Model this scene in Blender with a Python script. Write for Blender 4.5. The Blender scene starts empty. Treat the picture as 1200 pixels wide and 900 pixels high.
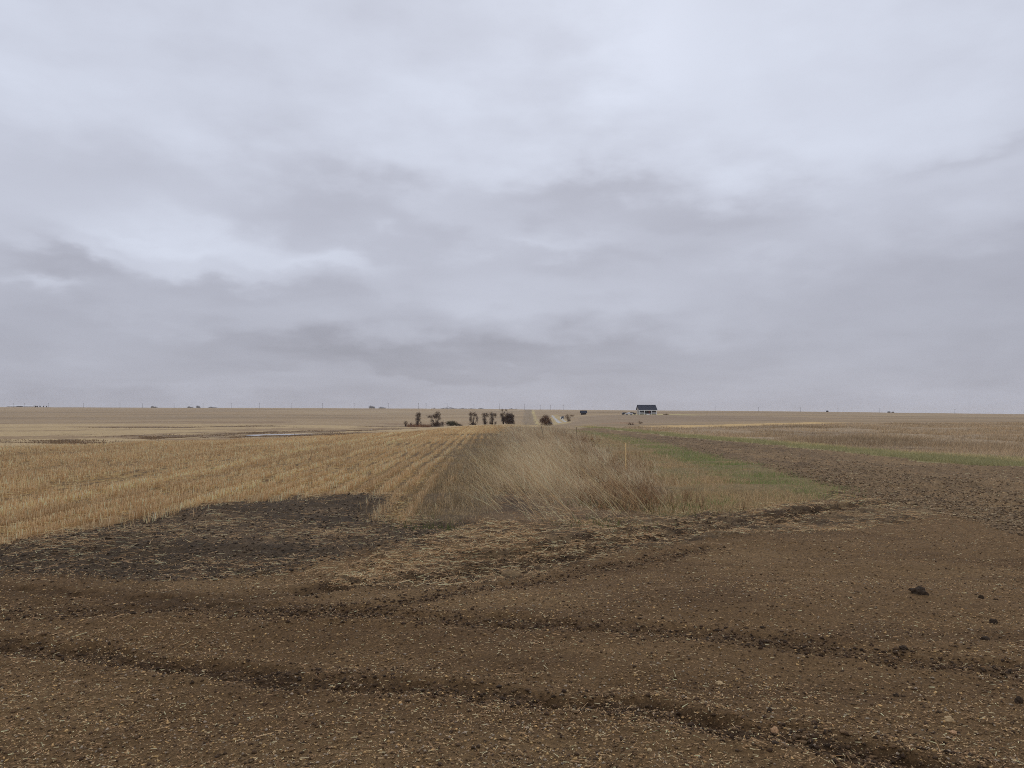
import bpy, bmesh, math, random
import numpy as np
np.seterr(over='ignore')
from mathutils import Vector, Matrix, noise as mnoise

random.seed(7)
rng = np.random.default_rng(11)
sc = bpy.context.scene
COL = sc.collection
R = math.radians
EYE, F, VH = 1.6, 900.0, 484.0          # eye height, focal length and eye level of a 1200 x 900 picture

# ------------------------------------------------------------------ helpers
def srgb(r, g, b, k=1.0):
    def f(c):
        c /= 255.0
        return c / 12.92 if c <= 0.04045 else ((c + 0.055) / 1.055) ** 2.4
    return np.array([f(r) * k, f(g) * k, f(b) * k])

KA = 1.5                                 # seen colour -> base colour under this overcast sky
def A(r, g, b, k=1.0):
    return np.minimum(srgb(r, g, b, KA * k) / np.array([0.98, 1.0, 1.13]), 0.85)

def tag(o, label=None, cat=None, group=None, kind=None):
    if label: o['label'] = label
    if cat: o['category'] = cat
    if group: o['group'] = group
    if kind: o['kind'] = kind
    return o

def empty(name, loc, rz=0.0):
    o = bpy.data.objects.new(name, None)
    COL.objects.link(o)
    o.location = loc
    o.rotation_euler = (0, 0, rz)
    o.empty_display_size = 0.3
    return o

def link(name, me, mat, parent=None):
    o = bpy.data.objects.new(name, me)
    COL.objects.link(o)
    if mat: me.materials.append(mat)
    if parent: o.parent = parent
    return o

def bm_obj(name, bm, mat, parent=None, smooth=False):
    me = bpy.data.meshes.new(name)
    bmesh.ops.recalc_face_normals(bm, faces=bm.faces)
    bm.to_mesh(me); bm.free()
    if smooth:
        me.shade_smooth()
    return link(name, me, mat, parent)

def np_mesh(name, verts, faces, cols=None, smooth=False):
    """verts (N,3), faces: array (M,k) with one k, or a list of such arrays; cols (N,3) point colours."""
    if not isinstance(faces, list): faces = [faces]
    faces = [f for f in faces if len(f)]
    me = bpy.data.meshes.new(name)
    me.vertices.add(len(verts))
    me.vertices.foreach_set('co', np.ascontiguousarray(verts, np.float32).ravel())
    nl = sum(f.size for f in faces); nf = sum(len(f) for f in faces)
    me.loops.add(nl); me.polygons.add(nf)
    me.loops.foreach_set('vertex_index', np.concatenate([f.ravel() for f in faces]).astype(np.int32))
    tot = np.concatenate([np.full(len(f), f.shape[1]) for f in faces])
    st = np.concatenate([[0], np.cumsum(tot)[:-1]])
    me.polygons.foreach_set('loop_start', st.astype(np.int32))
    me.polygons.foreach_set('loop_total', tot.astype(np.int32))
    if smooth:
        me.polygons.foreach_set('use_smooth', np.ones(nf, bool))
    if cols is not None:
        a = me.color_attributes.new('Col', 'FLOAT_COLOR', 'POINT')
        c4 = np.ones((len(verts), 4), np.float32); c4[:, :3] = cols
        a.data.foreach_set('color', c4.ravel())
    me.update(calc_edges=True)
    return me

# value noise ---------------------------------------------------------------
def _hash(ix, iy, seed):
    h = (ix.astype(np.int64) * 374761393 + iy.astype(np.int64) * 668265263 + seed * 1442695041) & 0xFFFFFFFF
    h = ((h ^ (h >> 13)) * 1274126177) & 0xFFFFFFFF
    h = ((h ^ (h >> 15)) * 2246822519) & 0xFFFFFFFF
    return ((h ^ (h >> 16)) & 0xFFFFFF) / float(0xFFFFFF)

def vnoise(x, y, seed=0):
    ix = np.floor(x); iy = np.floor(y)
    fx = x - ix; fy = y - iy
    fx = fx * fx * fx * (fx * (fx * 6 - 15) + 10); fy = fy * fy * fy * (fy * (fy * 6 - 15) + 10)
    a = _hash(ix, iy, seed); b = _hash(ix + 1, iy, seed); c = _hash(ix, iy + 1, seed); d = _hash(ix + 1, iy + 1, seed)
    return (a + (b - a) * fx) * (1 - fy) + (c + (d - c) * fx) * fy

def fbm(x, y, octs=4, seed=0, gain=0.5):
    """about -1..1"""
    s = 0; amp = 1; tot = 0
    ca, sa = math.cos(0.6), math.sin(0.6)
    for i in range(octs):
        s = s + amp * (vnoise(x, y, seed + i * 17) * 2 - 1); tot += amp
        amp *= gain
        x, y = (x * ca - y * sa) * 2.03 + 5.1, (x * sa + y * ca) * 2.03 - 3.7
    return s / tot * 1.6

def sstep(a, b, x):
    t = np.clip((x - a) / (b - a), 0, 1)
    return t * t * (3 - 2 * t)

# ------------------------------------------------------------------ terrain
TY = np.array([37, 60, 90, 110, 130, 200, 300, 350, 450, 560, 700, 1000, 1500, 1800, 3000, 9500], float)
TU = {
    -300: [40, 34, 30, 27, 25, 20, 15, 13, 10, 7, 4, -1, -6.2, -7.4],
    0:    [39, 33, 29, 27, 25, 20, 15, 13, 10, 7, 4, -1, -5.6, -7.0],
    150:  [40, 32, 28, 26, 24, 19.5, 15, 13, 10, 7, 4, -1, -5.0, -6.4],
    300:  [40.5, 30, 27.3, 25.2, 23.6, 19, 14, 12.5, 9, 6.5, 4, -1, -4.7, -6.0],
    480:  [39, 25, 20.5, 19.8, 19.3, 18, 16.5, 15.8, 11, 8, 5, 0, -4, -5.4],
    550:  [39, 24.5, 16.8, 14.6, 14.2, 15, 16, 15.6, 11, 8, 5, 1, -3.5, -5.0],
    590:  [39, 24.4, 16, 13.4, 13.6, 14.8, 15.8, 15.3, 11, 8, 5, 1, -3.3, -4.6],
    620:  [39, 24.3, 16.4, 15.6, 15.2, 15.6, 16.4, 15.6, 11.8, 8.5, 5, 1, -3, -4.2],
    650:  [39, 24.3, 16.4, 15.4, 15.0, 15.6, 15.6, 14.6, 10.5, 7, 4, 0, -3, -4.0],
    690:  [39, 24.3, 16.3, 15.2, 14.5, 12.5, 9, 7.5, 4.5, 2.5, 0.8, -1.5, -3.1, -3.7],
    757:  [39, 24.2, 16, 15, 14.2, 11.5, 7.8, 6.3, 3.5, 1.9, 0.9, -1, -2.6, -3.2],
    850:  [39, 24.2, 16, 14.8, 14, 11, 7.5, 6.2, 4, 2.6, 1.4, -.5, -2.1, -2.7],
    1000: [39, 24, 16, 14.5, 13.5, 10.5, 7.8, 6.7, 5, 3.8, 2.6, 0.8, -.6, -1.1],
    1200: [39, 24, 16, 14.3, 13, 10.5, 8.5, 7.6, 6.2, 5.1, 4.2, 2.8, 1.7, 1.3],
    1500: [39, 24, 16, 14.3, 13.2, 11, 9, 8.2, 7, 6, 5.2, 4, 3, 2.7],
}
_LY = np.linspace(math.log(1.0), math.log(9500), 900)
_us = np.array(sorted(TU)); _tab = []
for u in _us:
    e = list(TU[u]); e += [e[-1] + 0.9, e[-1] + 2.0]
    z = EYE - np.array(e) * TY / F
    z[0] = min(0, z[0]) * 0.6
    zz = np.interp(_LY, np.log(np.concatenate([[1, 14, 25], TY])), np.concatenate([[0, 0, 0], z]))
    k = np.exp(-0.5 * (np.arange(-25, 26) / 7.0) ** 2); k /= k.sum()
    zp = np.pad(zz, 25, mode='edge')
    _tab.append(np.convolve(zp, k, mode='valid'))
_tab = np.array(_tab)
_UG = np.linspace(-300, 1500, 361)
_fine = np.array([np.interp(_UG, _us, _tab[:, j]) for j in range(_tab.shape[1])]).T
k = np.exp(-0.5 * (np.arange(-8, 9) / 3.0) ** 2); k /= k.sum()
_fp = np.pad(_fine, ((8, 8), (0, 0)), mode='edge')
_fine = sum(k[i] * _fp[i:i + len(_UG)] for i in range(17))

PONDS = [  # x, y, rx, ry, water level
    (-28.2, 97.0, 4.6, 5.0, -1.16),
    (-28.0, 168.0, 3.5, 4.5, -2.05),
    (-27.2, 334.0, 3.6, 9.0, -4.32),
]
def H(x, y):
    """ground height without the small clods"""
    x = np.asarray(x, float); y = np.asarray(y, float)
    r = np.hypot(x, y)
    az = np.clip(np.arctan2(x, np.where(np.abs(y) < 1e-9, 1e-9, y)), -R(45), R(45))
    yy = np.maximum(r * np.cos(az), 1.0)
    u = np.clip(600 + F * np.tan(az), -300, 1500)
    fi = (u + 300) / 5.0; i0 = np.clip(fi.astype(int), 0, 359); fu = fi - i0
    fj = (np.log(np.clip(yy, 1, 9400)) - _LY[0]) / (_LY[1] - _LY[0]); j0 = np.clip(fj.astype(int), 0, 898); fv = fj - j0
    z = (_fine[i0, j0] * (1 - fu) + _fine[i0 + 1, j0] * fu) * (1 - fv) + (_fine[i0, j0 + 1] * (1 - fu) + _fine[i0 + 1, j0 + 1] * fu) * fv
    z = z + 0.05 * fbm(x / 9, y / 9, 2, 3) * sstep(8, 30, r) * (1 - sstep(200, 400, r)) + 0.35 * fbm(x / 90, y / 90, 3, 5) * sstep(150, 500, r)
    for (px, py, rx, ry, zw) in PONDS:
        q = np.hypot((x - px) / (rx * 2.2), (y - py) / (ry * 2.4))
        z = z + (zw - 0.1 - z) * (1 - sstep(0.42, 1.0, q))
    return z

def P(u, v):
    """first ground point seen at photograph pixel (u, v)"""
    y = np.exp(np.linspace(math.log(2.5), math.log(3000), 4000))
    x = (u - 600) / F * y
    vv = VH - F * (H(x, y) - EYE) / y
    i = np.argmax(vv <= v)
    if vv[i] > v: i = len(y) - 1
    return np.array([x[i], y[i]])

def UY(u, y): return np.array([(u - 600) / F * y, y])
def poly(pts): return np.array([P(u, v) for u, v in pts])
def polyuy(pts): return np.array([UY(u, y) for u, y in pts])

def inside(pg, x, y):
    res = np.zeros(x.shape, bool)
    bb = (x >= pg[:, 0].min()) & (x <= pg[:, 0].max()) & (y >= pg[:, 1].min()) & (y <= pg[:, 1].max())
    X = x[bb]; Y = y[bb]; r = np.zeros(X.shape, bool)
    n = len(pg)
    for i in range(n):
        x0, y0 = pg[i]; x1, y1 = pg[(i + 1) % n]
        if y0 == y1: continue
        c = ((y0 > Y) != (y1 > Y)) & (X < (x1 - x0) * (Y - y0) / (y1 - y0) + x0)
        r ^= c
    res[bb] = r
    return res

def dist_line(pl, x, y):
    """distance to a polyline (world) and parameter 0..1 along it"""
    best = np.full(x.shape, 1e9)
    n = len(pl) - 1
    for i in range(n):
        a = pl[i]; b = pl[i + 1]; d = b - a; L2 = (d ** 2).sum()
        t = np.clip(((x - a[0]) * d[0] + (y - a[1]) * d[1]) / L2, 0, 1)
        dd = np.hypot(x - a[0] - t * d[0], y - a[1] - t * d[1])
        best = np.minimum(best, dd)
    return best

def smooth_line(pts, sub=8):
    p = np.array(pts); out = []
    for i in range(len(p) - 1):
        p0 = p[max(i - 1, 0)]; p1 = p[i]; p2 = p[i + 1]; p3 = p[min(i + 2, len(p) - 1)]
        for t in np.linspace(0, 1, sub, endpoint=False):
            out.append(0.5 * ((2 * p1) + (-p0 + p2) * t + (2 * p0 - 5 * p1 + 4 * p2 - p3) * t * t + (-p0 + 3 * p1 - 3 * p2 + p3) * t ** 3))
    out.append(p[-1])
    return np.array(out)

# zones: outlines on the ground
Z_STUB = poly([(-320, 700), (-120, 660), (0, 636), (60, 628), (110, 613), (190, 601), (240, 592), (330, 584), (400, 581), (440, 578), (470, 576), (466, 596), (458, 613), (468, 613), (496, 576), (508, 562), (532, 535), (562, 512), (600, 499.5), (597, 498.6), (575, 498.6), (540, 500.5), (480, 506), (400, 510.5), (300, 514.5), (150, 519.5), (0, 525), (-200, 532), (-320, 540)])
Z_BLACK = poly([(-320, 700), (-120, 660), (0, 636), (60, 628), (110, 613), (190, 601), (240, 592), (330, 584), (400, 581), (440, 579), (468, 580), (470, 604), (545, 616), (535, 634), (470, 642), (430, 652), (330, 674), (200, 684), (100, 680), (0, 672), (-150, 690), (-320, 730)])
Z_DARK = poly([(476, 582), (462, 616), (520, 616), (560, 606), (600, 575), (600, 530), (588, 500), (575, 503), (545, 522), (508, 562)])
Z_TALL = poly([(588, 500), (592, 530), (585, 575), (545, 612), (640, 616), (700, 608), (748, 598), (772, 582), (752, 560), (716, 535), (690, 515), (672, 504), (650, 501), (618, 500.5)])
Z_VERGE = poly([(672, 503.5), (700, 506), (780, 520), (860, 541), (930, 560), (985, 575), (960, 588), (860, 598), (800, 602), (748, 600), (772, 582), (752, 560), (716, 535), (690, 515)])
Z_LITTER = poly([(380, 692), (440, 650), (490, 636), (540, 622), (560, 610), (640, 614), (720, 608), (800, 594), (860, 594), (985, 575), (1050, 590), (1120, 604), (1000, 622), (860, 632), (700, 656), (560, 676), (470, 690)])
Z_ROAD = np.vstack([poly([(672, 503.5), (700, 506), (780, 520), (860, 541), (930, 560), (985, 575), (1050, 592), (1120, 606), (1240, 640), (1420, 640), (1420, 572), (1320, 562), (1200, 549.5), (1100, 541), (1000, 531.5), (900, 521.5), (800, 512.5)]), poly([(720, 503.5), (690, 501)])])
Z_GSTRIP = poly([(676, 500.5), (690, 501), (720, 503.5), (800, 512.5), (900, 521.5), (1000, 531.5), (1100, 541), (1200, 549.5), (1320, 562), (1420, 572), (1420, 556), (1320, 549), (1200, 539), (1100, 533), (1000, 526), (900, 517), (800, 509), (720, 502), (690, 499.6)])
Z_PAST = poly([(720, 502), (800, 509), (900, 517), (1000, 526), (1100, 533), (1200, 539), (1320, 549), (1420, 556), (1420, 496), (1200, 495.6), (1000, 496), (900, 499), (820, 501.5), (760, 501)])
Z_PLOW = polyuy([(668, 215), (672, 330), (676, 430), (684, 520), (720, 545), (790, 535), (870, 480), (960, 400), (1010, 340), (960, 300), (830, 205), (760, 185), (700, 190)])
Z_TANS = poly([(770, 502), (900, 499), (1000, 496), (960, 494.5), (850, 497), (790, 498.5), (745, 499)])
Z_TRACK = polyuy([(611.5, 330), (630, 330), (622.8, 1750), (614.5, 1750)])
Z_TEDGE = polyuy([(630, 330), (635, 330), (625.5, 1400), (622.9, 1750)])
Z_GRAV = polyuy([(640, 350), (668, 350), (664, 450), (658, 620), (651, 800), (646, 800), (645, 600), (642, 450)])
Z_YARD = polyuy([(735, 550), (775, 540), (815, 525), (828, 540), (815, 580), (775, 610), (735, 620)])
L_WHITE = [(smooth_line([UY(657.0, 385), UY(654.5, 430), UY(651.5, 520), UY(648.5, 640), UY(647.0, 760)]), 0.75), (smooth_line([UY(663.5, 392), UY(661, 440), UY(658.5, 520), UY(656.5, 640)]), 0.5), (smooth_line([UY(647.5, 400), UY(645, 430), UY(643.0, 470)]), 0.7)]
# wheel ruts across the yard (half-width, depth)
RUTS = [(smooth_line([P(-150, 742), P(0, 752), P(130, 766), P(300, 785), P(420, 797), P(550, 808), P(700, 826), P(800, 846), P(950, 876), P(1060, 899), P(1200, 935)]), 0.15, 0.040, 1.0),
        (smooth_line([P(300, 715), P(420, 724), P(550, 730), P(700, 738), P(850, 746), P(960, 757), P(1100, 776), P(1220, 788), P(1350, 800)]), 0.15, 0.026, 0.62),
        (smooth_line([P(-100, 712), P(40, 722), P(180, 717), P(330, 724), P(420, 722), P(490, 706), P(570, 690), P(650, 676), P(740, 660), P(830, 645)]), 0.15, 0.02, 0.38),
        (smooth_line([P(360, 695), P(440, 683), P(520, 670), P(600, 660), P(680, 649), P(760, 634), P(850, 620), P(960, 600), P(1050, 588)]), 0.20, 0.045, 0.85),
        (smooth_line([P(560, 655), P(640, 646), P(720, 630), P(800, 617), P(900, 606), P(1000, 596)]), 0.22, 0.05, 0.7),
        (smooth_line([P(150, 690), P(260, 704), P(340, 700), P(400, 690)]), 0.2, 0.01, 0.4),
        (smooth_line([P(0, 705), P(150, 712), P(300, 706)]), 0.3, 0.01, 0.3)]
L_RE = poly([(672, 503.5), (700, 506), (780, 520), (860, 541), (930, 560), (985, 575)])
L_REX = np.vstack([L_RE, poly([(1060, 592), (1130, 606), (1250, 635)])])
L_GE = poly([(690, 501), (720, 503.5), (800, 512.5), (900, 521.5), (1000, 531.5), (1100, 541), (1200, 549.5), (1320, 562), (1420, 572)])
for i_ in (0, 1):
    l_ = RUTS[i_][0]; d0 = l_[0] - l_[6]; d1 = l_[-1] - l_[-7]
    RUTS[i_] = (np.vstack([[l_[0] + d0 / np.hypot(*d0) * 4], l_, [l_[-1] + d1 / np.hypot(*d1) * 5]]),) + RUTS[i_][1:]
ROWDIR = np.array([-0.031, 1.0]); ROWDIR /= np.hypot(*ROWDIR)
def row_q(x, y): return x * ROWDIR[1] - y * ROWDIR[0]
ROWSP = 0.42

# grid ----------------------------------------------------------------------
TN = 1.2
tn = np.linspace(-TN, TN, 1300)
az = np.concatenate([np.arctan(tn), np.linspace(math.atan(TN), 2 * math.pi - math.atan(TN), 70)[1:-1]])
rv = np.arange(1020, 508, -0.62)
rr = np.concatenate([[0.25, 0.6, 1.1, 1.7, 2.2], 1440.0 / (rv - VH), np.exp(np.linspace(math.log(61), math.log(9000), 270))])
nA, nR = len(az), len(rr)
AZ, RR = np.meshgrid(az, rr)
# small jitter breaks the regular grid
j = rng.uniform(-0.5, 0.5, AZ.shape)
GX = (RR * np.sin(AZ)).ravel(); GY = (RR * np.cos(AZ)).ravel()
GZ = H(GX, GY)
gr = np.hypot(GX, GY)
print('grid', nA, nR, len(GX))

def warped(amp, scale, seed):
    a = amp * fbm(GX / scale, GY / scale, 4, seed, 0.6); b = amp * fbm(GX / scale + 40, GY / scale + 11, 4, seed + 3, 0.6)
    return GX + a, GY + b
near = gr < 14; mid = gr < 130
wx, wy = warped(1, 2.2, 21)
wx = GX + (wx - GX) * np.clip(gr * 0.03, 0.15, 6); wy = GY + (wy - GY) * np.clip(gr * 0.05, 0.2, 8)

wx += rng.normal(0, 0.012, len(GX)) * np.minimum(gr, 45); wy += rng.normal(0, 0.016, len(GX)) * np.minimum(gr, 45)
zone = np.zeros(len(GX), np.int8)
n1 = fbm(GX / 0.9, GY / 0.9, 5, 31, 0.6); n2 = fbm(GX / 6, GY / 6, 4, 41); n3 = fbm(GX / 0.16, GY / 0.16, 3, 51, 0.6)
hash_v = rng.uniform(-1, 1, len(GX))
def mixc(c, m, col, w=1.0):
    m = np.asarray(m, float) * w
    c += (np.asarray(col)[None, :] - c) * m[:, None]

# --- far country: bands of stubble, grass and ploughed land on the rolling ground
C = np.tile(A(134, 115, 93), (len(GX), 1))
gu = 600 + F * np.where(GY > 1, GX / np.maximum(GY, 1), 0)
lb = np.log(np.maximum(gr, 1))
mixc(C, sstep(-0.3, 0.7, fbm(GX / 160, GY / 70, 4, 61)), A(120, 103, 84))
mixc(C, sstep(0.1, 0.8, fbm(GX / 220 + 9, lb * 6, 4, 64)), A(150, 133, 109), 0.45)
mixc(C, sstep(0.25, 0.7, fbm(GX / 140 + 3, lb * 11, 4, 66)), A(124, 109, 93), 0.4)
mixc(C, (gr > 1250) * sstep(-0.5, 0.3, fbm(GX / 500, GY / 240, 3, 67)), A(140, 121, 98), 0.7)
zone[:] = 7
# swale with rushes, left
sw = (GY > 34) & (GY < 420) & (gu < 640)
bx = fbm(GX / 30, lb * 7, 4, 71)
mixc(C, sw & (GY < 330), A(156, 136, 106), 0.85)
mixc(C, sw * sstep(0.05, 0.45, fbm(GX / 45 + 4, lb * 13, 4, 73) + 0.15), A(118, 98, 80), 0.75)
dk = sw * sstep(0.3, 0.55, fbm(GX / 28 + 7, lb * 18, 4, 75))
def band(u0, u1, y0, y1, wob, seed, ed=60):
    s = GY + wob * fbm(GX / (y0 * 0.12), GY / (y0 * 0.4), 3, seed)
    return ((s > y0) & (s < y1)) * sstep(u0, u0 + ed, gu) * (1 - sstep(u1 - ed, u1, gu)) * sstep(-0.5, 0.2, fbm(GX / (y0 * 0.16), GY / (y0 * 0.3), 3, seed + 5))
reed_w = np.zeros(len(GX))
for b in [(-400, 215, 44, 60, 6, 201, 90), (20, 330, 96, 112, 8, 203, 40), (130, 460, 70, 92, 6, 205, 60), (200, 480, 112, 150, 8, 207, 60), (330, 520, 150, 230, 14, 209, 60), (90, 250, 240, 262, 10, 211, 30),
          (230, 340, 250, 275, 10, 213, 30), (400, 560, 285, 330, 8, 215, 30), (0, 120, 118, 130, 6, 217, 30), (450, 640, 330, 352, 6, 219, 30)]:
    m = band(*b); reed_w = np.maximum(reed_w, m)
mixc(C, reed_w, A(98, 82, 70), 0.8)
zone[sw & (gr < 330)] = 6
# plough land, pale strips, pasture on the right
def Z(pg, ax=1.0): 
    return inside(pg, GX + (wx - GX) * ax, GY + (wy - GY) * ax)
m = Z(Z_PLOW, 0.7); zone[m] = 5
mixc(C, m, A(126, 109, 92), 0.9); mixc(C, m * sstep(0.0, 0.6, fbm(GX / 40, GY / 15, 4, 81)), A(108, 92, 78), 0.6)
m = Z(Z_TANS, 0.6); mixc(C, m, A(168, 142, 102), 0.9)
e = (gu > 705) & (gu < 752) & (GY > 175) & (GY < 215); mixc(C, e * sstep(-.3, .2, n2), A(122, 88, 64), 0.7)
m = Z(Z_YARD, 0.5); mixc(C, m, A(162, 152, 108), 0.8)
m = Z(Z_TEDGE, 0.3); mixc(C, m, A(160, 145, 104), 0.8)
m = Z(Z_TRACK, 0.25); zone[m] = 4
mixc(C, m, A(118, 103, 86), 0.9)
mixc(C, m * sstep(0.2, 0.6, fbm(gu / 2.2, lb * 2, 2, 84)), A(104, 92, 80), 0.6)
m = Z(Z_GRAV, 0.3); zone[m] = 4
mixc(C, m, A(150, 133, 100), 0.8)
for ln, hw in L_WHITE:
    b = (gr > 330) & (gr < 900); dd = np.full(len(GX), 99.0); dd[b] = dist_line(ln, GX[b], GY[b])
    mixc(C, 1 - sstep(hw * 0.7, hw * 1.3, dd), np.array([0.5, 0.5, 0.5]), 0.9)
# pasture
m = Z(Z_PAST, 0.5); zone[m] = 3
mixc(C, m, A(134, 117, 98), 0.95); mixc(C, m * sstep(0.0, 0.5, fbm(GX / 7, GY / 12, 4, 87)), A(114, 98, 82), 0.7)
m = Z(Z_GSTRIP, 0.4); zone[m] = 2
mixc(C, m, A(138, 128, 96), 0.95); mixc(C, m * sstep(-0.2, 0.4, n2 + 0.5 * n1), A(118, 114, 84), 0.5)
# near yard of dirt
yard = (gr < 40) & (zone == 7) | (gr < 12) & (zone != 2)
ng = (GY < 120) & (gu > 560) & (zone == 7) & ~yard
yard |= (gr < 34) & ((zone == 7) | (zone == 6))
zone[yard] = 0
DIRT = A(98, 77, 54)
mixc(C, yard | (gr < 36) & (zone != 2) & (zone != 3), DIRT)
yd = (gr < 45)
mixc(C, yd * sstep(-0.6, 0.7, n2 + 0.35 * n1), A(80, 61, 41), 0.65)
mixc(C, yd * sstep(0.0, 0.9, fbm(GX / 2.6, GY / 1.1, 4, 91)), A(110, 89, 64), 0.55)
mixc(C, yd * sstep(0.1, 0.8, fbm(GX / 1.5 + 4, GY / 0.5, 4, 93)), A(72, 54, 37), 0.5)
m = Z(Z_ROAD, 0.35); zone[m] = 1
mixc(C, m, A(104, 85, 64))
mixc(C, m * sstep(-0.5, 0.6, fbm(row_q(GX, GY) / 0.8, GY / 9, 4, 95)), A(116, 95, 71), 0.8)

zroad = m
d_re = np.full(len(GX), 99.0); b_ = m & (gr < 120); d_re[b_] = dist_line(L_REX, GX[b_], GY[b_])
mixc(C, m * sstep(0.0, 0.6, fbm(row_q(GX, GY) / 0.35, GY / 14, 3, 96)), A(92, 75, 57), 0.45)
clod_w = m * (1 - 0.8 * sstep(2.5, 5.0, d_re + 1.2 * n2)) * np.where(gu > 970, 0.25 + 0.75 * sstep(0.1, 1.6, d_re + 0.5 * n1), 1)
m = Z(Z_BLACK, 1.1); zone[m] = 0
mixc(C, m, A(66, 55, 44), 0.93); mixc(C, m * sstep(-0.1, 0.6, n1 * 0.6 + fbm(GX / 1.6, GY / 0.8, 4, 99)), A(92, 76, 60), 0.65)
mixc(C, m * sstep(-0.1, 0.5, n3), A(52, 44, 38), 0.5)
zblack = m
m = Z(Z_LITTER, 0.5); zone[m] = 0
mixc(C, m, A(92, 76, 58)); mixc(C, m * sstep(-0.2, 0.5, fbm(GX / 0.5, GY / 0.22, 4, 101, 0.7)), A(122, 102, 78), 0.6); mixc(C, m * sstep(-0.15, 0.4, fbm(GX / 0.6, GY / 0.2, 4, 103, 0.65)), A(58, 46, 36), 0.75)
zlit = m
m = Z(Z_VERGE, 0.35); zone[m] = 2
mixc(C, m, A(112, 96, 70)); mixc(C, m * sstep(-0.1, 0.6, n2 + 0.5 * n1), A(94, 88, 62), 0.4)
mixc(C, m * sstep(0.2, 0.7, fbm(GX / 1.2, GY / 1.5, 4, 105)), A(120, 98, 70), 0.8)
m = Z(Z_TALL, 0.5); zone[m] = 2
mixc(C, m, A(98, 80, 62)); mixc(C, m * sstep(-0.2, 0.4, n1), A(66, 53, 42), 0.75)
m = Z(Z_DARK, 0.5); zone[m] = 2
mixc(C, m, A(90, 76, 60)); mixc(C, m * sstep(0.0, 0.5, n1), A(112, 94, 72), 0.6)
m = Z(Z_STUB, 0.7); zone[m] = 8
zst = m
mixc(C, m, A(118, 96, 68)); mixc(C, m * (gr > 45), A(150, 124, 84), 0.7); mixc(C, m * sstep(-0.2, 0.6, n1 * 0.4 + fbm(row_q(GX, GY) / 1.5, GY / 15, 3, 107)), A(160, 134, 96), 0.4)
rowph = np.cos(2 * np.pi * row_q(GX, GY) / ROWSP)
mixc(C, m * (gr < 60) * sstep(0.35, -0.5, rowph), A(84, 68, 52), 0.85)
mixc(C, m * (gr > 50) * sstep(0.0, 0.7, fbm(row_q(GX, GY) / 2.5, lb * 12, 3, 109)), A(128, 102, 68), 0.5)
# ruts
dz = np.zeros(len(GX)); rutw = np.zeros(len(GX))
nb = gr < 26
for ln, hw, dep, dark in RUTS:
    d = np.full(len(GX), 9.0)
    nx = GX[nb] + 0.05 * fbm(GX[nb] / 0.35, GY[nb] / 0.35, 3, 111); ny = GY[nb] + 0.07 * fbm(GX[nb] / 0.4 + 7, GY[nb] / 0.4, 3, 113)
    d[nb] = dist_line(ln, nx, ny)
    w = 1 - sstep(hw * 0.45, hw * 1.15, d)
    w = w * (0.75 + 0.25 * np.clip(fbm(GX / 0.8, GY / 0.8, 2, 115) + 0.4, -1, 1))
    dz -= w * dep * 0.8; dz += dep * 0.3 * (sstep(hw * 0.8, hw * 1.3, d) - sstep(hw * 1.4, hw * 2.3, d))
    mixc(C, w * (1 - 0.35 * (n3 > 0.3)), A(54, 40, 28), 0.85 * dark)
    rutw = np.maximum(rutw, w * dark)
# clods and roughness
fade = 1 - sstep(9, 26, gr)
mixc(C, clod_w * sstep(-0.1, 0.7, fbm(GX / 0.3, GY / 0.4, 4, 97, 0.7)), A(80, 65, 51), 0.6)
amp = np.where(zroad, 0.012 + 0.026 * clod_w, np.where(zblack, 0.022, np.where(zlit, 0.028, 0.010))) * (gr < 60)
amp = np.where(zst, 0.012, amp) + 0.018 * rutw
cl = fbm(GX / 0.34, GY / 0.34, 2, 121)
dz += amp * (np.abs(cl) * 1.2 - 0.3) * (1 - sstep(16, 45, gr))
dz += amp * 0.75 * fbm(GX / 0.11, GY / 0.11, 3, 123, 0.6) * fade
dz += 0.05 * fbm(GX / 2.5, GY / 1.6, 2, 125) * (gr < 40) * (gr > 2)
mz = (zone == 6) | (zone == 3)
dz += mz * 0.12 * fbm(GX / 3.0, GY / 3.0, 3, 127) * sstep(30, 60, gr)
C *= (1 + 0.24 * hash_v * np.where(gr < 60, 1, 0.35))[:, None]
for (px, py, rx, ry, zw) in PONDS:
    q = np.hypot((GX - px) / rx, (GY - py) / ry)
    mixc(C, 1 - sstep(1.0, 1.5, q), A(70, 60, 54), 0.85)
C = np.clip(C, 0.004, 0.8)
VERT = np.stack([GX, GY, GZ + dz], 1)

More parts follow.
